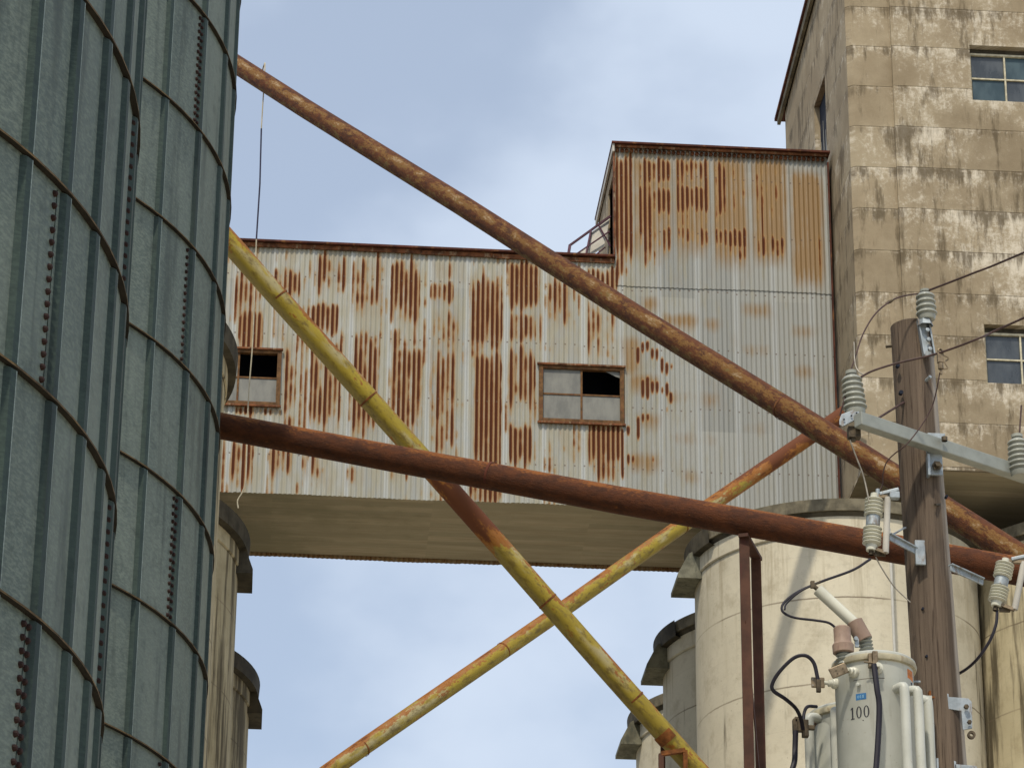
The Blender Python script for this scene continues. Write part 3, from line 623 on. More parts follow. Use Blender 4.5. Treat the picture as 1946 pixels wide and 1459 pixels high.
# side wall with its slit window
pa = atx(1547, 208, TX); pb = atx(1567, 138, TX); sw_ = (pb.y, pa.y, 28.9, (pa.z+pb.z)/2)
b = MB(); ya, yb = YF+.4, YB; ys = [ya, sw_[0], sw_[1], yb]; zs = [ZB, sw_[2], sw_[3], 32.7]
for i in range(3):
    for j in range(3):
        if i == 1 and j == 1: continue
        b.add([(TX, ys[i+1], zs[j]), (TX, ys[i], zs[j]), (TX, ys[i], zs[j+1]), (TX, ys[i+1], zs[j+1])], [(0, 1, 2, 3)])
b.add([(TX, yb, 32.7), (TX, ya, 32.7), (TX, ya, 33.3), (TX, yb, 32.7)][:3], [(0, 1, 2)])
a_, b_, c_, d_ = sw_
b.add([(TX, a_, c_), (TX, b_, c_), (TX, b_, d_), (TX, a_, d_), (TX+.12, a_, c_), (TX+.12, b_, c_), (TX+.12, b_, d_), (TX+.12, a_, d_)], [(0, 4, 5, 1), (1, 5, 6, 2), (2, 6, 7, 3), (3, 7, 4, 0)])
b.build('side_wall', M['tower'], tw, smooth=0)
b = MB(); b.box((TX+.10, a_, c_), (TX+.12, b_, d_)); sp_ = b.build('side_window', M['dark'], tw, smooth=0)
b = MB()
for i in range(5):
    yy = a_+(b_-a_)*(i+.5)/5; b.prism([(TX+.09, yy-.12, c_+.1+.2*(i % 3)), (TX+.09, yy+.08, c_+.3), (TX+.09, yy+.02, c_+1.3+.3*(i % 2))], (.006, 0, 0))
b.split('broken_pane', M['paneg'], sp_, smooth=0)
b = MB(); b.box((TX, YB-.02, ZB), (22, YB, 32.6)); b.build('back_wall', M['tower'], tw, smooth=0)
b = MB(); b.box((21.98, YF+.01, ZB), (22, YB-.02, 32.8)); b.build('far_side_wall', M['tower'], tw, smooth=0)
b = MB(); b.box((TX+.002, YF+.07, ZB+.003), (22, YB-.03, ZB+.25)); b.build('soffit', M['slab2'], tw, smooth=0)
b = MB(); b.box((TX+.5, YF+.5, ZB+.3), (21.5, YF+.55, 32)); b.build('inner_darkness', M['dark'], tw, smooth=0); bpy.data.objects['inner_darkness'].name = 'interior_shade_sheet'  # near-black sheet added as painted shade inside the tower
zf = lambda y: 33.0-(y-51.27)*.104
b = MB(); xo = TX-.13
b.prism([(xo, YF-.3, zf(YF-.3)), (xo, YB+.45, zf(YB+.45)), (xo, YB+.45, zf(YB+.45)+.06), (xo, YF-.3, zf(YF-.3)+.06)], (13, 0, 0)); b.build('roof', M['trim'], tw, smooth=0)
b = MB(); b.prism([(xo+.04, YF-.2, zf(YF-.2)-.22), (xo+.04, YB+.38, zf(YB+.38)-.12), (xo+.04, YB+.38, zf(YB+.38)-.004), (xo+.04, YF-.2, zf(YF-.2)-.004)], (.06, 0, 0)); b.build('barge_board', M['capedge'], tw, smooth=0)
def tower_window(h, mats):
    x0, x1, z0, z1 = h; Y0 = YF+.13; fr = MB(); t_ = .035
    z1 -= .1
    fr.box((x0, Y0-.03, z0), (x0+t_, Y0+.03, z1)); fr.box((x1-t_, Y0-.03, z0), (x1, Y0+.03, z1)); fr.box((x0+t_, Y0-.03, z0), (x1-t_, Y0+.03, z0+t_)); fr.box((x0+t_, Y0-.03, z1-t_), (x1-t_, Y0+.03, z1))
    o = fr.build('window', M['creamframe'], tw, smooth=0); zm = (z0+z1)/2; bars = MB(); cw = (x1-x0)/3
    xsx = [x0+t_, x0+cw, x0+2*cw, x1-t_]
    bars.box((x0+t_, Y0-.018, zm-.012), (x1-t_, Y0+.012, zm+.012))
    for c in (1, 2): bars.box((xsx[c]-.014, Y0-.022, z0+t_), (xsx[c]+.014, Y0+.010, z1-t_))
    bars.build('glazing_bars', M['creamframe'], o, smooth=0)
    k = 0
    for j in (0, 1):
        for i in range(3):
            p = MB(); p.box((xsx[i]+.014, Y0+.013+.001*k, (z0+t_) if j == 0 else zm+.012), (xsx[i+1]-.014, Y0+.018+.001*k, (zm-.012) if j == 0 else z1-t_)); p.build('pane', M[mats[k]], o, smooth=0); k += 1
    ln = MB(); ln.box((x0, YF+.14, z1), (x1, YF+.16, z1+.1)); ln.build('painted_head_shade', M['cap'], o, smooth=0)  # dark strip paints the shade at the window head
tower_window(w1, ['panet', 'paneb', 'paneb', 'paneb', 'panet', 'paneb']); tower_window(w2, ['paneb', 'paneb', 'panet', 'paneb', 'paneb', 'paneb'])

# ------------------------------------------------------------------ concrete silos
def silo(cx, cy, r, mat, label, side, colr=.115, group='concrete silos of the grain elevator', zc=21.98, corbel=True, cm='capedge', csc=1.0):
    t = thing('concrete_silo', (cx, cy, 0), label, 'silo', group); t0 = (cx, cy, 0)
    b = MB(); b.lathe([(r, 0), (r, zc-.2)], t0, n=128); o = b.build('body', mat, t)
    c = MB(); c.lathe([(r+.01, zc-.56), (r+.035, zc-.54), (r+.035, zc-.20)], t0, n=96); c.build('band', mat, t)
    c = MB(); c.lathe([(r-.3, zc-.2), (r+colr, zc-.2), (r+colr, zc), (0, zc)], t0, n=96); c.build('collar', M[cm], t)
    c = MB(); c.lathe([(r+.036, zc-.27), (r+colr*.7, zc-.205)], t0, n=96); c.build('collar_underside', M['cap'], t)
    if side and corbel:
        s = side; xe = cx+s*(r-.05); w_ = MB()
        w_.prism([(xe, cy-.45, zc-.12), (xe+s*.22*csc, cy-.45, zc-.25), (xe+s*.40*csc, cy-.45, zc-.60), (xe+s*.40*csc, cy-.45, zc-.67), (xe, cy-.45, zc-.67)], (0, .9, 0)); w_.build('corbel', M['cap' if cm == 'cap' else 'corbel'], t, smooth=0)
    if side:
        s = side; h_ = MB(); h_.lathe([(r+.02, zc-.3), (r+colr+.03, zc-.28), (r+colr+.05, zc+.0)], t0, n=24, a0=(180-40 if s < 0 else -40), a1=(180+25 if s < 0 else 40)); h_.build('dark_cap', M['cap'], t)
    return t
silo(9.177, 50.43, 2.286, M['silo'], 'large cream concrete silo under the right end of the gallery', -1)
silo(9.177, 54.70, 2.286, M['silo'], 'middle concrete silo of the right row, half hidden by the cream one', -1)
silo(9.177, 58.80, 2.286, M['silo'], 'farthest concrete silo of the right row, low behind the yellow pipe', -1)
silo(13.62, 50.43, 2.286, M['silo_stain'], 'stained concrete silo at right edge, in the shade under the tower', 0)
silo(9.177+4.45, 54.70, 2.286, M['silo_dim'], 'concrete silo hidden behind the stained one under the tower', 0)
silo(-.74-3.5, 43.9, 3.5, M['silo_stain'], 'dark stained silo nearest the steel bin, hiding the gallery window edge', 1, .12, zc=22.05, corbel=False, cm='cap')
silo(-.50-3.5, 50.6, 3.5, M['silo_stain'], 'silo under the left end of the gallery, with dark overhanging cap', 1, .13, zc=21.85, cm='cap', csc=.72)
silo(-.26-3.5, 57.4, 3.5, M['silo_stain'], 'farthest silo of the left row, lowest against the sky', 1, .13, zc=21.85, cm='cap', csc=.72)
b = MB(); p0 = at(1693, 1060, 47.98); b.tube([(p0.x, 48.0, p0.z+.5), (p0.x, 48.0, 3)], .022, 8); tag(b.build('conduit', M['conc_grey']), 'thin grey vertical conduit fixed to the cream silo beside the pole', 'conduit')

# ------------------------------------------------------------------ spout pipes
def down(a, b_, z=.1): return (b_.z-z)/-(b_-a).normalized().z
def pipe(name, a, b_, r, mat, joints, label, ext0=0, ext1=0):
    a = Vector(a); b_ = Vector(b_); d = (b_-a).normalized(); a2 = a-d*ext0; b2 = b_+d*ext1
    t = thing(name, a2, label, 'pipe', 'grain spouts crossing the sky'); n = int((b2-a2).length/2)+2; sag = .0
    mb = MB(); mb.tube([a2.lerp(b2, i/(n-1))+Vector((0, 0, .010*math.sin(i*1.7+r*90))) for i in range(n)], r, 32); mb.build('pipe_run', mat, t)
    for px, py in joints:
        # station of the joint along the pipe
        v = ray(px, py).normalized(); w0 = a-CAM; A = d.dot(v); den = 1-A*A; s = (A*v.dot(w0)-d.dot(w0))/den; c = a+d*s
        j = MB(); j.tube([c-d*.012, c-d*.01, c+d*.01, c+d*.012], [r, r+.004, r+.004, r], 32, False); j.build('pipe_joint', M['trim'] if mat in (M['redrust'], M['rustpaint']) else M['rust'], t)
    return t, a2, b2, d
pY1 = (at(438, 462, 34.6), at(1345, 1485, 36.4)); r1 = .125
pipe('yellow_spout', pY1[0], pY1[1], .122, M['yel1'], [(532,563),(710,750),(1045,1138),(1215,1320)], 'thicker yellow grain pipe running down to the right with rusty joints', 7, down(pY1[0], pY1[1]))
def mkband():
    a, b_ = pY1; d = (b_-a).normalized(); v = ray(885, 955).normalized(); w0 = a-CAM; A = d.dot(v); s = (A*v.dot(w0)-d.dot(w0))/(1-A*A); return s+7
bn = M['yel1'].node_tree
for nd in bn.nodes:
    if nd.type == 'MATH' and nd.operation == 'SUBTRACT' and not nd.inputs[1].is_linked and nd.inputs[1].default_value == 0.0 and nd.inputs[0].is_linked and nd.inputs[0].links[0].from_node.type == 'SEPXYZ': nd.inputs[1].default_value = mkband()
    if nd.type == 'MAP_RANGE' and abs(nd.inputs['From Max'].default_value-.1) < 1e-6 and abs(nd.inputs['To Min'].default_value-.5) < 1e-6: nd.inputs['From Min'].default_value = .12; nd.inputs['From Max'].default_value = .85
pY2 = (at(655, 1445, 43.5), at(1606, 783, 47.9))
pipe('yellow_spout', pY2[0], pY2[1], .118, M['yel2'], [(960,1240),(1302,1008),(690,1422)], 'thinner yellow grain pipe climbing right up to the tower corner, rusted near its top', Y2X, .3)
vtot = (pY2[1]-pY2[0]).length+12.3
pR = (at(420, 811, 27.9), at(1900, 1080, 25.6))
pipe('red_spout', pR[0], pR[1], .121, M['redrust'], [(930,908)], 'dark red rusted pipe crossing in front, resting on the brown steel trestle', 4, 22)
pT = (at(462, 131, 36.0), at(1870, 1014, 26.6))
pipe('rusty_spout', pT[0], pT[1], .115, M['rustpaint'], [(1490,775)], 'long rusted pipe with peeling paint slanting from top left to lower right', 6, down(pT[0], pT[1]))

# cord over the rusty pipe
cp = at(502, 130, 35.78); ct = thing('hanging_cord', cp, 'thin dark cord looped over the rusty pipe and hanging down', 'cord')
def onv(y, dx=0): p = at(500, y, 35.62); return Vector((cp.x+dx, 35.62, p.z))
b = MB(); b.tube(spline([(cp.x-.03, 35.9, cp.z-.1), (cp.x-.02, 35.85, cp.z+.0), (cp.x, 35.72, cp.z+.01), (cp.x+.01, 35.63, cp.z-.1), onv(245)]), .0085, 6); b.build('loop', M['ropep'], ct)
b = MB(); b.tube([onv(245), onv(350, .012), onv(455)], .011, 6); b.build('cord', M['rope'], ct)
b = MB(); b.tube(spline([onv(455), onv(640, .01), onv(760, -.01), onv(905), onv(935, -.03), onv(952, -.08), onv(967, -.07)]), .008, 6); b.build('frayed_end', M['ropep'], ct)

# ------------------------------------------------------------------ trestle under the red pipe
def on_pipe(pp, px, py):
    a, b_ = pp; d = (b_-a).normalized(); v = ray(px, py).normalized(); w0 = a-CAM; A = d.dot(v); s = (A*v.dot(w0)-d.dot(w0))/(1-A*A); return a+d*s
c = on_pipe(pR, 1415, 975); zt = c.z-.15
tr = thing('pipe_trestle', (c.x, c.y, 0), 'tall brown steel trestle post holding up the red pipe', 'trestle')
dv = Vector((math.sin(R(17.6)), math.cos(R(17.6)), 0)); sdv = Vector((dv.y, -dv.x, 0))
pA = at(1413, 1012, c.y); A0 = Vector((pA.x, c.y-.03, 0)); B0 = A0+dv*.45+Vector((.028, 0, 0))
def channel(base, z0, z1, wd, dp, name, off=0.0):
    b = MB(); M_ = Matrix.Translation(base) @ Matrix.Rotation(-R(6), 4, 'Z')
    b.box((-wd/2, -.006, z0), (wd/2, .006, z1), M_); b.box((-wd/2, .006, z0), (-wd/2+.008, dp, z1), M_); b.box((wd/2-.008, .006, z0), (wd/2, dp, z1), M_)
    b.build(name, M['post'], tr, smooth=0)
channel(A0, 0, zt, .085, .05, 'leg'); channel(B0, 0, zt-.02, .085, .05, 'leg')
b = MB(); b.bar(A0+Vector((0, 0, zt-.0))-dv*.05, B0+Vector((0, 0, zt-.0))+dv*.08, .085, .03); b.build('cap_beam', M['post'], tr, smooth=0)
for (za, zb2) in ((11.6, 10.1), (10.0, 8.2), (8.2, 5.2)):
    b = MB(); b.bar(A0+Vector((0, .01, za if za < 11 else za)), B0+Vector((0, -.02, zb2)), .05, .01, sdv); b.build('diagonal_brace', M['post'], tr, smooth=0)
# rusty bracket carrying the thick yellow pipe
c = on_pipe(pY1, 1275, 1390); bk = thing('pipe_bracket', (c.x, c.y, 0), 'rusty angle-iron bracket under the thick yellow pipe at the bottom edge', 'bracket')
P1 = at(1256, 1432, c.y-.1); P2 = at(1297, 1410, c.y+.0); P3 = at(1302, 1425, c.y-.1)
b = MB(); b.bar((P1.x, P1.y, 0), P1, .055, .055, (0, 1, 0)); b.build('leg', M['post'], bk, smooth=0)
b = MB(); b.bar((P3.x, P3.y, 0), P3, .05, .05, (0, 1, 0)); b.build('leg', M['rust'], bk, smooth=0)
b = MB(); b.bar((P1.x, P1.y+.3, 0), (P1.x+.06, P1.y+.3, P1.z+.2), .05, .05, (0, 1, 0)); b.build('leg', M['post'], bk, smooth=0)
b = MB(); b.bar(P1, P3, .06, .05); b.build('cross_beam', M['rust'], bk, smooth=0)
dd = (pY1[1]-pY1[0]).normalized(); b = MB(); b.lathe([(.127, -.06), (.127, .06), (.138, .06), (.138, -.06), (.127, -.06)], c, dd, 24, 60, 300); b.build('saddle', M['rust'], bk)

# ------------------------------------------------------------------ utility pole and its hardware
YP = 20.2
pt = at(1731, 622, YP); pbm = at(1791, 1459, YP); dpole = (pbm-pt).normalized(); base = pt+dpole*(pt.z/-dpole.z)
pole = thing('utility_pole', base, 'weathered brown wooden utility pole with steel crossarm', 'utility pole')
Lp = (base-pt).length; dist = lambda px: px/FOC*22.5
rt, rm = .138, .158
n = 30; path = [pt+(base-pt)*(i/n) for i in range(n+1)]; rad = [rt+(rm-rt)*((Lp*i/n)/3.35) if (Lp*i/n) < 3.35 else rm+.006*((Lp*i/n)-3.35) for i in range(n+1)]
b = MB(); b.tube([pt-dpole*.012]+path, [rt-.02]+rad, 40)
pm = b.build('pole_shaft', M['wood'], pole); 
# crossarm
a0 = at(1630, 797, 19.62); a1 = at(1946, 905, 20.41); a1.z = a0.z; da = (a1-a0).normalized(); a1 = a0+da*2.5
b = MB(); b.bar(a0, a1, .075, .092); ca = b.build('crossarm', M['arm'], pole, smooth=0, bevel=.006)
def hwbox(mb, px, py, Y, w_, h_, d_=.03):
    p = at(px, py, Y); s = Y/FOC*1.1; mb.box((p.x-w_*s/2, p.y-d_/2, p.z-h_*s/2/.91), (p.x+w_*s/2, p.y+d_/2, p.z+h_*s/2/.91)); return p
YA = lambda px: a0.y+(a1.y-a0.y)*((at(px, 850, 20).x-a0.x)/(a1.x-a0.x))
b = MB(); hwbox(b, 1776, 880, 20.03, 30, 46, .02); hwbox(b, 1764, 885, 20.0, 5, 40, .06); hwbox(b, 1778, 832, 20.0, 34, 12, .06); b.build('arm_bracket', M['hw'], pole, smooth=0, bevel=.003)
b = MB(); p = at(1781, 884, 19.99); b.lathe([(0, .03), (.018, .03), (.02, 0), (.035, 0), (.035, -.008)], p, (0, -1, 0), 6); p = at(1795, 838, 19.93); b.lathe([(0, .03), (.02, .03), (.02, 0)], p, (0, 0, 1), 6); b.build('bolt', M['hwdark'], pole)
for (px, py, sz) in ((1708, 710, .013), (1714, 761, .014), (1791, 958, .01), (1746, 1170, .008), (1753, 1260, .008)):
    rr_ = at(px, py, YP); b = MB(); b.lathe([(0, .004), (sz, .004), (sz, -.03)], rr_+Vector((-.03, -.135, 0)) if px < 1730 else rr_+Vector((0, -.14, 0)), (0, -1, 0), 10); b.build('bolt_hole', M['dark'], pole)
# square washer bolts and stubs
b = MB(); p = at(1756, 727, 20.09); b.box((p.x-.026, p.y-.012, p.z-.03), (p.x+.026, p.y, p.z+.03)); b.tube([p, p+Vector((.03, -.07, .015))], .011, 8); b.build('bolt', M['hw'], pole, smooth=0)
b = MB(); p = at(1692, 658, YP); b.tube([p+Vector((.06, 0, .01)), p+Vector((-.03, 0, -.005))], .01, 8); b.build('bolt', M['hwdark'], pole)
b = MB(); p = at(1786, 958, 20.08); b.tube([p, p+Vector((-.045, -.06, -.03))], .009, 8); b.build('bolt', M['hwdark'], pole)
# top bracket channel for the pin insulator
tb0 = at(1751, 608, 20.02); tb1 = at(1763, 676, 20.02); b = MB(); b.bar(tb0, tb1, .05, .012, (0, 1, 0)); v = Vector((.045, 0, 0)); b.bar(tb0+v, tb1+v, .01, .05, (0, 1, 0)); b.bar(tb0-Vector((.025, 0, 0)), tb1-Vector((.025, 0, 0)), .01, .05, (0, 1, 0)); b.build('pole_top_bracket', M['hw'], pole, smooth=0)
b = MB()
for k in range(3): p = at(1762+k*2.5, 628+k*18, 19.99); b.lathe([(0, .02), (.014, .018), (.017, 0)], p, (0, -1, 0), 6)
b.split('bolt', M['hw'], pole)
# transformer hangers clamped on the pole
for k, (hx, hy) in enumerate(((1822, 1338), (1836, 1466))):
    o_ = MB(); Pm = lambda dx, dy, Yy=20.05: at(hx+dx, hy+dy, Yy)
    o_.prism([Pm(-22, -15), Pm(18, -12), Pm(25, -5), Pm(26, 45), Pm(8, 48), Pm(5, 12), Pm(-20, 8)], (0, .012, 0)); o_.prism([Pm(-24, -22), Pm(-19, -20), Pm(-18, 9), Pm(-22, 8)], (0, .07, 0)); o_.build('hanger_bracket', M['hw'], pole, smooth=0, bevel=.002)
    o_ = MB(); p = Pm(24, 58); o_.lathe([(.012, -.012), (.026, -.012), (.026, .012), (.012, .012), (.012, -.012)], p, (0, -1, 0), 16); p = Pm(14, 5, 20.03); o_.lathe([(0, .02), (.016, .018), (.018, 0)], p, (0, -1, 0), 6); p = Pm(20, 34, 20.03); o_.lathe([(0, .02), (.014, .018), (.016, 0)], p, (0, -1, 0), 6); o_.split('hanger_eye', M['hwdark'], pole)
    o_ = MB(); o_.bar(at(hx-60, hy-14, 20.06), at(hx-22, hy-12, 20.06), .012, .012); o_.bar(at(hx-56, hy-24, 20.04), at(hx-55, hy+2, 20.04), .012, .05, (0, 1, 0)); o_.split('through_bolt', M['rust'] if k == 0 else M['hw'], pole, smooth=0)
# cutout arms on the pole
for p0, p1, pl in (((1690, 1020), (1742, 1048), (1745, 1050)), ((1806, 1078), (1868, 1106), (1806, 1072))):
    b = MB(); A_, B_ = at(*p0, 19.9), at(*p1, 20.03); b.bar(A_, B_, .012, .045); b.bar(A_+Vector((0, 0, .02)), B_+Vector((0, 0, .02)), .045, .01)
    if pl[0] < 1790: q = at(*pl, 20.02); b.box((q.x-.02, q.y-.012, q.z-.085), (q.x+.045, q.y+.01, q.z+.085))
    b.build('cutout_arm', M['hw'], pole, smooth=0, bevel=.003)
b = MB(); b.bar(at(1692, 1018, 19.95), at(1720, 1002, 20.1), .02, .008); b.build('arm_strut', M['hw'], pole, smooth=0)

def insulator(org, axis, r, h, nsk, label, mat='porc'):
    t = thing('post_insulator', org, label, 'insulator', 'post insulators of the pole'); prof = [(0, 0), (r*.72, 0), (r*.8, .015), (r*.84, h*.12)]; sh = h*.78/nsk
    for i in range(nsk):
        z = h*.14+i*sh; rr_ = r*(1-.03*i); prof += [(rr_*.74, z), (rr_*.82, z+sh*.25), (rr_*.985, z+sh*.30), (rr_, z+sh*.42), (rr_*.97, z+sh*.55), (rr_*.80, z+sh*.86), (rr_*.72, z+sh*.93)]
    prof += [(r*.5, h*.93), (r*.5, h*.94)]
    b = MB(); b.lathe(prof, org, axis, 36); b.build('skirts', M[mat], t, smooth=50)
    b = MB(); b.lathe([(r*.36, h*.93), (r*.36, h*.98), (r*.46, h*.985), (r*.46, h*1.06), (0, h*1.06)], org, axis, 24); b.build('cap', M['porc'], t)
    return t
UPZ = lambda px, py, qx, qy, Y: (at(qx, qy, Y)-at(px, py, Y)).normalized()
i1 = at(1626, 790, 19.72); insulator(i1, UPZ(1626, 790, 1617, 705, 19.72), .081, .30, 6, 'grey ribbed insulator on the left end of the crossarm')
i2 = at(1762, 608, 20.0); insulator(i2, UPZ(1762, 608, 1757, 550, 20.0), .071, .21, 4, 'grey ribbed insulator on the bracket at the pole top')
i3 = at(1940, 905, 20.3); insulator(i3, UPZ(1940, 905, 1932, 825, 20.3), .081, .285, 6, 'grey ribbed insulator near the right end of the crossarm')
b = MB(); q = [at(1595, 798, 19.66), at(1599, 787, 19.66), at(1625, 777, 19.66), at(1632, 780, 19.66), at(1634, 788, 19.66), at(1628, 796, 19.66), at(1601, 810, 19.66), at(1595, 806, 19.66)]
b.prism(q, (.004, .012, 0)); b.build('end_plate', M['hw'], pole, smooth=0, bevel=.002)
b = MB()
for px, py in ((1604, 797), (1618, 790), (1628, 785)): p = at(px, py, 19.65); b.lathe([(0, .003), (.006, .003), (.006, -.001)], p, (0, -1, 0), 10)
b.split('plate_hole', M['dark'], pole)
b = MB(); b.lathe([(0, .05), (.04, .05), (.055, 0)], at(1758, 609, 20.0)-Vector((0, 0, .04)), (0, 0, 1), 6); b.build('insulator_base', M['hw'], pole, smooth=0)
b = MB(); p = at(1620, 825, 19.72); b.box((p.x-.03, p.y-.03, p.z-.03), (p.x+.05, p.y+.03, p.z+.045)); b.lathe([(0, 0), (.02, 0), (.02, .06), (0, .06)], p-Vector((0, 0, .05)), (0, 0, 1), 6); b.build('arm_clamp', M['hwdark'], pole, smooth=0)

# fuse cutouts
def cutout(bot, top, Y, label, tube, side=1):
    A_, B_ = at(*bot, Y), at(*top, Y); ax = (B_-A_).normalized(); h = (B_-A_).length; t = thing('fuse_cutout', A_, label, 'fuse cutout', 'fuse cutouts on the pole'); r = .062
    def stack(z0, z1, n):
        pr_ = [(r*.6, z0)]; s_ = (z1-z0)/n
        for i in range(n):
            z = z0+i*s_; pr_ += [(r*.66, z), (r*.92, z+s_*.28), (r, z+s_*.4), (r*.97, z+s_*.55), (r*.66, z+s_*.8)]
        return pr_+[(r*.6, z1)]
    b = MB(); b.lathe([(0, 0), (r*.55, 0), (r*.62, h*.09)]+stack(h*.1, h*.42, 5), A_, ax, 28); b.build('lower_porcelain', M['porc2'], t, smooth=50)
    b = MB(); b.lathe(stack(h*.60, h*.92, 5)+[(r*.42, h*.93), (r*.42, h), (0, h)], A_, ax, 28); b.build('upper_porcelain', M['porc2'], t, smooth=50)
    b = MB(); b.lathe([(r*.68, h*.42), (r*.74, h*.43), (r*.74, h*.59), (r*.68, h*.60)], A_, ax, 24); b.build('mounting_band', M['hw'], t)
    T0, T1 = at(*tube[0], Y-.03), at(*tube[1], Y-.03); b = MB(); b.tube([T0, T1], .021, 14); b.build('fuse_tube', M['sheetgrey'], t)
    b = MB(); b.bar(B_+ax*-.015, T1, .03, .02); b.bar(A_+ax*.02, T0, .035, .02); b.split('contact', M['brass'], t, smooth=0)
    b = MB(); q = T1+Vector((.03*side, 0, .035)); b.bar(B_+Vector((.03*side, -.01, -.01)), q+Vector((.045*side, 0, .02)), .05, .022); b.box((q.x-.02, q.y-.03, q.z-.045), (q.x+.045, q.y+.02, q.z+.0)); b.build('contact_hood', M['hw'], t, smooth=0, bevel=.004)
    b = MB(); b.lathe([(0, .03), (.016, .03), (.018, 0)], A_-ax*.03, ax, 8); b.bar(A_+Vector((.02, 0, -.02)), A_+Vector((.09, 0, -.02)), .02, .03); b.build('lower_terminal', M['hwdark'], t, smooth=0)
cutout((1656, 1046), (1662, 938), 19.86, 'fuse cutout on the left side of the pole, above the tank', ((1683, 1050), (1687, 945)))
cutout((1893, 1152), (1912, 1062), 19.9, 'fuse cutout on the right side of the pole at the picture edge', ((1928, 1158), (1946, 1068)))
b = MB(); p = at(1668, 932, 19.85); b.tube([p+Vector((0, 0, -.05)), p+Vector((0, 0, .01))], .014, 8); b.build('top_clamp', M['hw'], bpy.data.objects['fuse_cutout']); 

# wires
def wire(pts, r, mat, name, label, cat='wire', k=8, group=None):
    P_ = [at(x, y, Y) for x, y, Y in pts]; b = MB(); P_ = spline(P_, k)
    if name == 'overhead_wire': P_.append(P_[-1]+(P_[-1]-P_[-2]).normalized()*14)
    b.tube(P_, r, 8); return tag(b.build(name, mat), label, cat, 'cables of the transformers' if cat == 'cable' else 'wires strung at the pole top')
wire([(1762,553,20.0),(1850,519,19.6),(1946,480,19.1),(2500,240,16)], .0075, M['wire'], 'overhead_wire', 'upper twisted overhead wire leading from the pole-top insulator to the right')
wire([(1762,556,20.0),(1720,562,19.95),(1693,572,19.9),(1663,597,19.85),(1640,635,19.8),(1625,680,19.75),(1612,720,19.72),(1604,760,19.7),(1596,790,19.72)], .0055, M['wire'], 'jumper_wire', 'curved jumper wire looping from the pole-top insulator down to the left insulator')
b = MB(); p0, p1 = at(1684, 577, 19.9), at(1697, 570, 19.9); b.tube([p0, p0.lerp(p1, .5), p1], [.008, .013, .008], 8); tag(b.build('wire_splice', M['hwdark']), 'small dark splice sleeve on the curved jumper wire', 'connector')
wire([(1636,716,19.66),(1660,704,19.64),(1705,690,19.6),(1780,672,19.5),(1860,643,19.3),(1946,604,19.1),(2500,360,16)], .0075, M['wire'], 'overhead_wire', 'lower overhead wire passing in front of the pole top from the left insulator')
wire([(1623,650,19.72),(1625,690,19.7),(1632,706,19.68),(1640,712,19.68)], .004, M['pale_wire'], 'tie_wire', 'short pale tie wire rising from the left insulator')
wire([(1660,800,19.8),(1697,777,20.0),(1738,752,20.2)], .008, M['wire'], 'short_wire', 'short purplish wire fixed to the pole just above the crossarm')
b = MB(); c0 = at(1787, 680, 19.5); 
b.lathe([(.010, -.012), (.017, -.008), (.017, .008), (.010, .012)], c0+Vector((0, 0, .05)), (0, 1, 0), 12); b.box((c0.x-.02, c0.y-.015, c0.z-.035), (c0.x+.02, c0.y+.015, c0.z+.035)); b.lathe([(0, -.12), (.008, -.118), (.008, -.085), (.018, -.08), (.018, -.04), (0, -.04)], c0, (0, 0, 1), 10)
b.tube(spline([c0+Vector((.02, 0, .02)), c0+Vector((.055, 0, .0)), c0+Vector((.03, 0, -.03)), c0+Vector((.045, 0, -.07)), c0+Vector((.01, 0, -.08))]), .005, 6)
tag(b.build('line_clamp', M['brass'], smooth=30), 'tarnished bronze clamp hanging on the lower overhead wire right of the pole', 'clamp')
wire([(1786,708,19.5),(1779,745,19.55),(1770,775,19.6),(1750,810,19.62),(1722,845,19.62),(1700,862,19.7),(1685,878,19.75),(1678,900,19.8),(1677,920,19.85),(1670,934,19.86)], .0045, M['wire'], 'drop_wire', 'thin dark wire curving from the bronze clamp down to the left fuse cutout')
wire([(1615,836,19.7),(1627,868,19.75),(1641,905,19.8),(1651,950,19.82),(1652,962,19.84)], .005, M['pale_wire'], 'ground_wire', 'thin pale wire from the crossarm end down to the left cutout')
wire([(1664,1058,19.86),(1678,1083,19.9),(1700,1115,19.98),(1730,1144,20.0)], .004, M['pale_wire'], 'ground_wire', 'thin pinkish wire from the left cutout down to the pole')
wire([(1941,770,20.3),(1939,800,20.3),(1937,830,20.3)], .006, M['wire'], 'riser_wire', 'short upright wire above the insulator at the right edge')
wire([(1895,1158,19.9),(1893,1185,19.9),(1882,1215,19.92),(1862,1246,19.98),(1840,1268,20.1),(1815,1283,20.25),(1790,1292,20.45)], .010, M['cable'], 'black_lead', 'black lead curving from the right cutout back behind the pole', 'cable')
wire([(1654,1062,19.84),(1620,1083,19.8),(1560,1105,19.75),(1515,1125,19.7),(1489,1146,19.68),(1488,1162,19.66),(1510,1173,19.64),(1548,1178,19.62),(1575,1183,19.6),(1592,1196,19.6)], .0085, M['cable'], 'black_lead', 'long black lead swinging left from the cutout down to the upright bushing', 'cable')
wire([(1548,1110,19.6),(1520,1124,19.62),(1495,1146,19.64),(1491,1158,19.62)], .0065, M['cable'], 'black_lead', 'short black lead joining the slanted arrester to the long lead', 'cable')

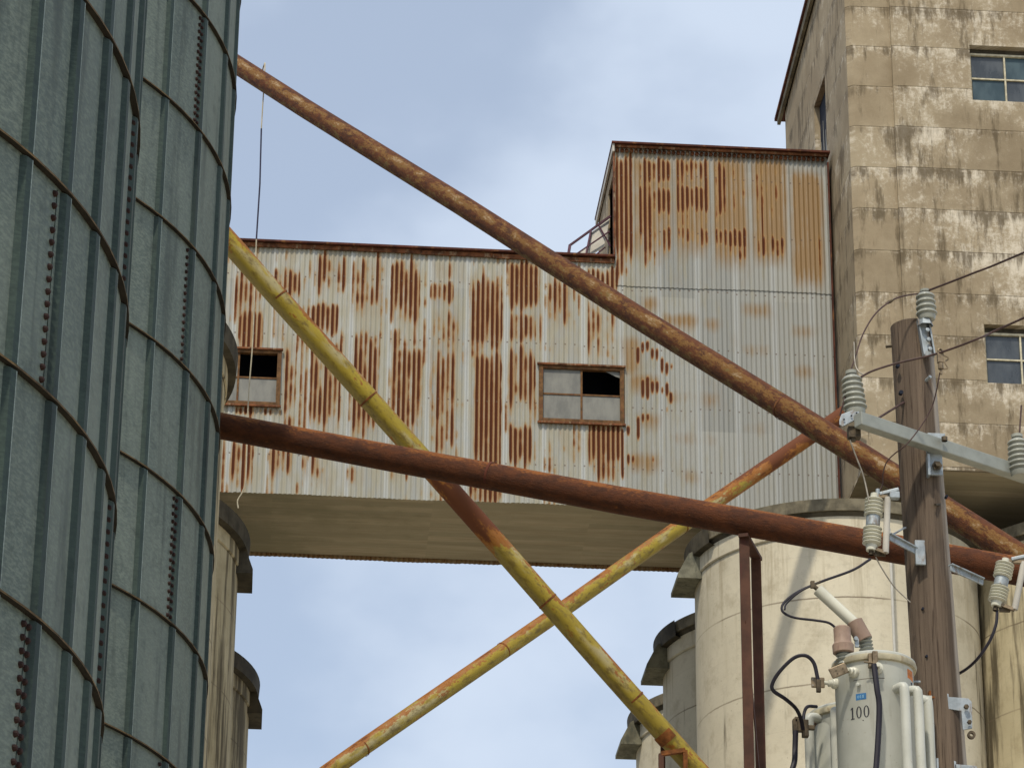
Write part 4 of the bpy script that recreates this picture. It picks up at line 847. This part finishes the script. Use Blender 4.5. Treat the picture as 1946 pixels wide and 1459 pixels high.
# ------------------------------------------------------------------ transformers
def tank(cx_px, cy_px, Y, r, label, seed):
    c = at(cx_px, cy_px, Y); t = thing('pole_transformer', (c.x, c.y, c.z-1.1), label, 'transformer', 'transformers hung on the pole'); o_ = (c.x, c.y, c.z)
    b = MB(); b.lathe([(r*.9, -1.1), (r*.93, -1.08), (r*.93, -.22), (r*.935, -.218), (r*.935, -.04), (r*.95, -.03)], o_, n=64); b.build('tank', M['tank'], t)
    b = MB(); b.lathe([(r*.93, -.045), (r*1.01, -.04), (r*1.03, -.022), (r*1.01, -.004), (r*.93, -.0)], o_, n=64); b.build('lid_band', M['rim'], t)
    b = MB(); b.lathe([(r*1.0, -.003), (r*1.0, .008), (r*.93, .022), (r*.5, .035), (0, .038)], o_, n=64); b.build('lid', M['tank'], t)
    return t, c
t1, c1 = tank(1660, 1266, 19.62, .262, 'larger pale grey transformer marked 100 hanging left of the pole', 0)
def cyl(c, r, a, dz, dr=0): aa = R(a); return Vector((c.x+(r+dr)*math.sin(aa), c.y-(r+dr)*math.cos(aa), c.z+dz))
r1_ = .262*.93
def fins(t, c, r, angs, ztop, zbot=-1.0):
    for a in angs:
        b = MB(); pth = [cyl(c, r, a, ztop, -.01), cyl(c, r, a, ztop, .045), cyl(c, r, a, ztop-.012, .072), cyl(c, r, a, ztop-.05, .085), cyl(c, r, a, ztop-.4, .085), cyl(c, r, a, zbot, .085), cyl(c, r, a, zbot-.03, .03), cyl(c, r, a, zbot-.03, -.01)]
        b.tube(spline(pth, 6), .031, 16); b.build('cooling_tube', M['tank'], t)
fins(t1, c1, r1_, (23, 43, 80), -.225)
# markings: digits bent round the tank
def decal(t, c, r, a_mid, dz, polys, mat, name, k, lift=.0015):
    b = MB()
    fine = []
    for poly in polys:
        if len(poly) == 4 and abs(poly[1][0]-poly[0][0]) > .3:
            (ax_, ay_), (bx_, by_), (cx_, cy_), (dx_, dy_) = poly
            for i in range(12):
                s0, s1 = i/12, (i+1)/12
                fine.append([(ax_+(bx_-ax_)*s0, ay_+(by_-ay_)*s0), (ax_+(bx_-ax_)*s1, ay_+(by_-ay_)*s1), (dx_+(cx_-dx_)*s1, dy_+(cy_-dy_)*s1), (dx_+(cx_-dx_)*s0, dy_+(cy_-dy_)*s0)])
        else: fine.append(poly)
    for poly in fine:
        vs = []
        for (u, v) in poly:
            a = a_mid+math.degrees(u*k/r); vs.append(cyl(c, r, a, dz+v*k, lift))
        b.add(vs, [tuple(range(len(vs)))])
    return b.build(name, mat, t, smooth=0)
def ringpoly(cx, cy, rx, ry, tx, ty, n=20):
    o = []
    for i in range(n):
        a0_, a1_ = 2*math.pi*i/n, 2*math.pi*(i+1)/n
        o.append([(cx+rx*math.cos(a0_), cy+ry*math.sin(a0_)), (cx+rx*math.cos(a1_), cy+ry*math.sin(a1_)), (cx+(rx-tx)*math.cos(a1_), cy+(ry-ty)*math.sin(a1_)), (cx+(rx-tx)*math.cos(a0_), cy+(ry-ty)*math.sin(a0_))])
    return o
one = [[(-.98, -.5), (-.62, -.5), (-.62, -.42), (-.98, -.42)], [(-.87, -.42), (-.73, -.42), (-.73, .5), (-.87, .5)], [(-.98, .28), (-.87, .36), (-.87, .5), (-.93, .40), (-.98, .38)]]
decal(t1, c1, r1_, -31, -.375, one+ringpoly(-.22, 0, .24, .5, .12, .07)+ringpoly(.40, 0, .24, .5, .12, .07), M['ink'], 'number_100', .078)
decal(t1, c1, r1_, -31, -.275, [[(-.5, -.3), (.5, -.3), (.5, .3), (-.5, .3)]], M['blue'], 'blue_sticker', .068)
decal(t1, c1, r1_, -31, -.275, ringpoly(-.27, 0, .09, .14, .04, .04, 10)+ringpoly(-.05, 0, .07, .15, .04, .04, 10)+[[(.1, -.14), (.15, -.14), (.3, .14), (.25, .14)], [(.25, -.14), (.3, -.14), (.15, .14), (.1, .14)]], M['paleink'], 'sticker_print', .068, .0025)
decal(t1, c1, r1_, 57, -.10, [[(-.5, -.3), (.5, -.4), (.5, .42), (-.5, .4)]], M['orange'], 'warning_sticker', .085)
decal(t1, c1, r1_, 60, -.17, [[(-.25, .3), (.1, .35), (.2, -.1), (.45, -.5), (.2, -.5), (-.05, -.1)]], M['ink'], 'torn_sticker', .085)
decal(t1, c1, r1_, -18, -.165, [[(-1.3, -.02), (1.2, .0), (1.2, .05), (-1.3, .03)]], M['hwdark'], 'scratch', .08)
b = MB(); p = cyl(c1, r1_, -33, -.20); b.lathe([(.012, 0), (.012, .025), (0, .028)], p, (math.sin(R(-33)), -math.cos(R(-33)), 0), 10); b.build('knob', M['tank'], t1)
b = MB(); p = cyl(c1, r1_, -29, -.43); b.lathe([(.004, 0), (0, .004)], p, (0, -1, 0), 6); b.build('rivet', M['ink'], t1)
# lid clamp with connector and thick lead
p = at(1658, 1245, 19.34); b = MB(); b.box((p.x-.028, p.y-.02, p.z-.08), (p.x-.005, p.y+.02, p.z+.01)); b.box((p.x-.005, p.y-.035, p.z-.10), (p.x+.028, p.y+.0, p.z+.02)); b.bar(p+Vector((-.06, -.02, -.05)), p+Vector((.0, -.02, -.055)), .01, .01); b.build('terminal_connector', M['brass'], t1, smooth=0, bevel=.004)
b = MB(); q = cyl(c1, r1_, -6, -.105); b.lathe([(.036, 0), (.036, .03), (.026, .035), (.026, .05), (.014, .055), (.014, .09), (0, .09)], q, (math.sin(R(-6)), -math.cos(R(-6)), 0), 20); b.build('low_voltage_bushing', M['porc2'], t1)
wire([(1661,1262,19.30),(1667,1310,19.28),(1671,1340,19.28),(1669,1400,19.28),(1664,1470,19.27),(1655,1560,19.26)], .0185, M['cable'], 'thick_black_cable', 'thick black cable running straight down the front of the marked tank', 'cable')
for a, dz, px0 in ((-40, -.115, 0), (-82, -.135, 1)):
    ax = Vector((math.sin(R(a)), -math.cos(R(a)), 0)); q = cyl(c1, r1_, a, dz); b = MB(); b.lathe([(.034, 0), (.034, .022), (.03, .03), (.022, .034), (.022, .055), (.012, .06), (.012, .085), (0, .085)], q, ax, 20); b.build('low_voltage_bushing', M['porc2'], t1)
    e = q+ax*.08; s_ = MB(); Mt = Matrix.Translation(e) @ Matrix.Rotation(R(-25 if a == -40 else 0), 4, 'Y')
    if a == -40: s_.box((-.115, -.006, -.02), (-.0, .006, .05), Mt)
    else: s_.box((-.085, -.006, -.035), (0, .006, .035), Mt)
    s_.build('spade_terminal', M['brass'], t1, smooth=0, bevel=.006)
    hl_ = MB()
    for hx, hz in ((-.03, .015), (-.075, .02), (-.03, -.005 if a == -40 else -.02), (-.075, .0 if a == -40 else -.02)):
        hl_.lathe([(0, .001), (.006, .001), (.006, 0)], Mt @ Vector((hx, -.007, hz)), (0, -1, 0), 8)
    hl_.split('bolt_hole', M['hwdark'] if a == -40 else M['pale_wire'], t1)
    if a != -40: ep = e
# primary bushings
def skirted(t, base_, ax, r, h, n):
    pr_ = [(r*.8, -.02)]; s__ = h/n
    for i in range(n): z = i*s__; pr_ += [(r*.7, z), (r*.95, z+s__*.3), (r, z+s__*.45), (r*.7, z+s__*.85)]
    b = MB(); b.lathe(pr_+[(0, h)], base_, ax, 24); b.build('bushing', M['porc'], t, smooth=50)
Bq = at(1604, 1256, 19.5); axb = (at(1600, 1194, 19.5)-Bq).normalized(); skirted(t1, Bq, axb, .05, .08, 3)
b = MB(); b.lathe([(.045, .05), (.066, .055), (.068, .105), (.054, .125), (.054, .215), (.046, .225), (0, .228)], Bq, axb, 28); b.build('guard_cap', M['guard'], t1)
Cq = at(1647, 1236, 19.62); Ce = at(1642, 1205, 19.62); axc = (Ce-Cq).normalized(); skirted(t1, Cq, axc, .047, .095, 4)
Ca = at(1643, 1212, 19.60); axd = (at(1552, 1120, 19.60)-Ca).normalized(); axg = (at(1622, 1180, 19.6)-at(1641, 1214, 19.6)).normalized()
b = MB(); b.lathe([(.05, 0), (.055, .005), (.055, .135), (.046, .14), (0, .14)], at(1643, 1217, 19.6), axg, 28); b.build('guard_cap', M['guard'], t1)
ar0 = at(1630, 1190, 19.6); ar1 = at(1554, 1120, 19.6); b = MB(); b.tube([ar0, ar0.lerp(ar1, .5), ar1], .037, 24); b.build('arrester', M['porc2'], t1)
b = MB(); b.tube([ar1, ar1+(ar1-ar0).normalized()*.03], .014, 10); b.box((ar1.x-.045, ar1.y-.012, ar1.z+.01), (ar1.x-.02, ar1.y+.012, ar1.z+.055)); b.bar(ar1+Vector((-.02, 0, .03)), ar1+Vector((.02, 0, .06)), .008, .008); b.build('arrester_terminal', M['hwdark'], t1, smooth=0)
b = MB(); q = at(1628, 1222, 19.55); b.box((q.x-.012, q.y-.01, q.z-.025), (q.x+.012, q.y+.01, q.z+.03)); b.lathe([(0, 0), (.013, 0), (.013, .03), (0, .03)], q+Vector((-.008, 0, .025)), (0, -1, 0), 8); b.build('lid_clamp', M['hw'], t1, smooth=0)
# right side bolt stubs and hanger plate behind
b = MB()
for k in range(3): b.tube([cyl(c1, r1_, 84, -.10-.05*k, -.01), cyl(c1, r1_, 84, -.10-.05*k, .045)], .008, 6)
b.split('lug', M['hw'], t1)
b = MB(); q = at(1757, 1350, 19.95); b.box((q.x-.06, q.y-.01, q.z-.11), (q.x+.05, q.y+.01, q.z+.10)); b.build('hanger_plate', M['tank'], t1, smooth=0)

t2, c2 = tank(1618, 1362, 20.35, .28, 'smaller-looking pale transformer half hidden behind the one marked 100', 1)
r2_ = .28*.93
fins(t2, c2, r2_, (-62, -28), -.06)
b = MB(); q = []; 
for i in range(9): q.append(cyl(c2, r2_, -72+i*4, -.10-.04*(abs(i-4)/4)**3, .02))
q2 = [cyl(c2, r2_, -72+(8-i)*4, -1.0, .02) for i in range(9)]
b.add(q+q2, [tuple(range(len(q)+len(q2)))]); b.build('radiator_panel', M['tank'], t2)
b = MB(); ax = Vector((math.sin(R(-75)), -math.cos(R(-75)), 0)); b.lathe([(.03, 0), (.03, .03), (.018, .04), (.018, .06), (0, .06)], cyl(c2, r2_, -75, -.10), ax, 16); b.build('low_voltage_bushing', M['guard'], t2)
wire([(1556,1300,19.5),(1553,1284,19.5),(1546,1258,19.5),(1530,1245,19.5),(1508,1250,19.52),(1482,1275,19.55),(1468,1298,19.58),(1470,1312,19.6),(1492,1327,19.66),(1512,1345,19.75),(1522,1365,19.85),(1526,1385,19.9)], .0125, M['cable'], 'black_lead', 'black loop cable left of the marked tank, arching up from its side terminal', 'cable')
wire([(1526,1378,19.95),(1528,1355,19.98),(1535,1342,20.0),(1552,1342,20.05)], .011, M['cable'], 'black_lead', 'short black loop beside the lid of the half hidden tank', 'cable')
b = MB()
for px, py, w_, h_ in ((1511, 1380, 9, 26), (1520, 1378, 9, 22), (1530, 1384, 12, 30), (1513, 1368, 7, 10)): hwbox(b, px, py, 19.92, w_, h_, .045)
hwbox(b, 1541, 1382, 19.98, 14, 8, .03)
tag(b.build('cable_connector', M['hwdark'], smooth=0, bevel=.005), 'cluster of dark brown cable connectors left of the half hidden tank', 'connector')
wire([(1512,1388,19.9),(1511,1420,19.9),(1510,1445,19.88),(1504,1475,19.86),(1500,1560,19.85)], .018, M['cable'], 'thick_black_cable', 'thick black cable dropping from the dark connectors out of the bottom edge', 'cable')
b = MB(); p = at(1556, 1300, 19.5); b.box((p.x-.016, p.y-.014, p.z-.05), (p.x+.012, p.y+.014, p.z+.03)); b.build('cable_lug', M['hwdark'], t1, smooth=0, bevel=.003)
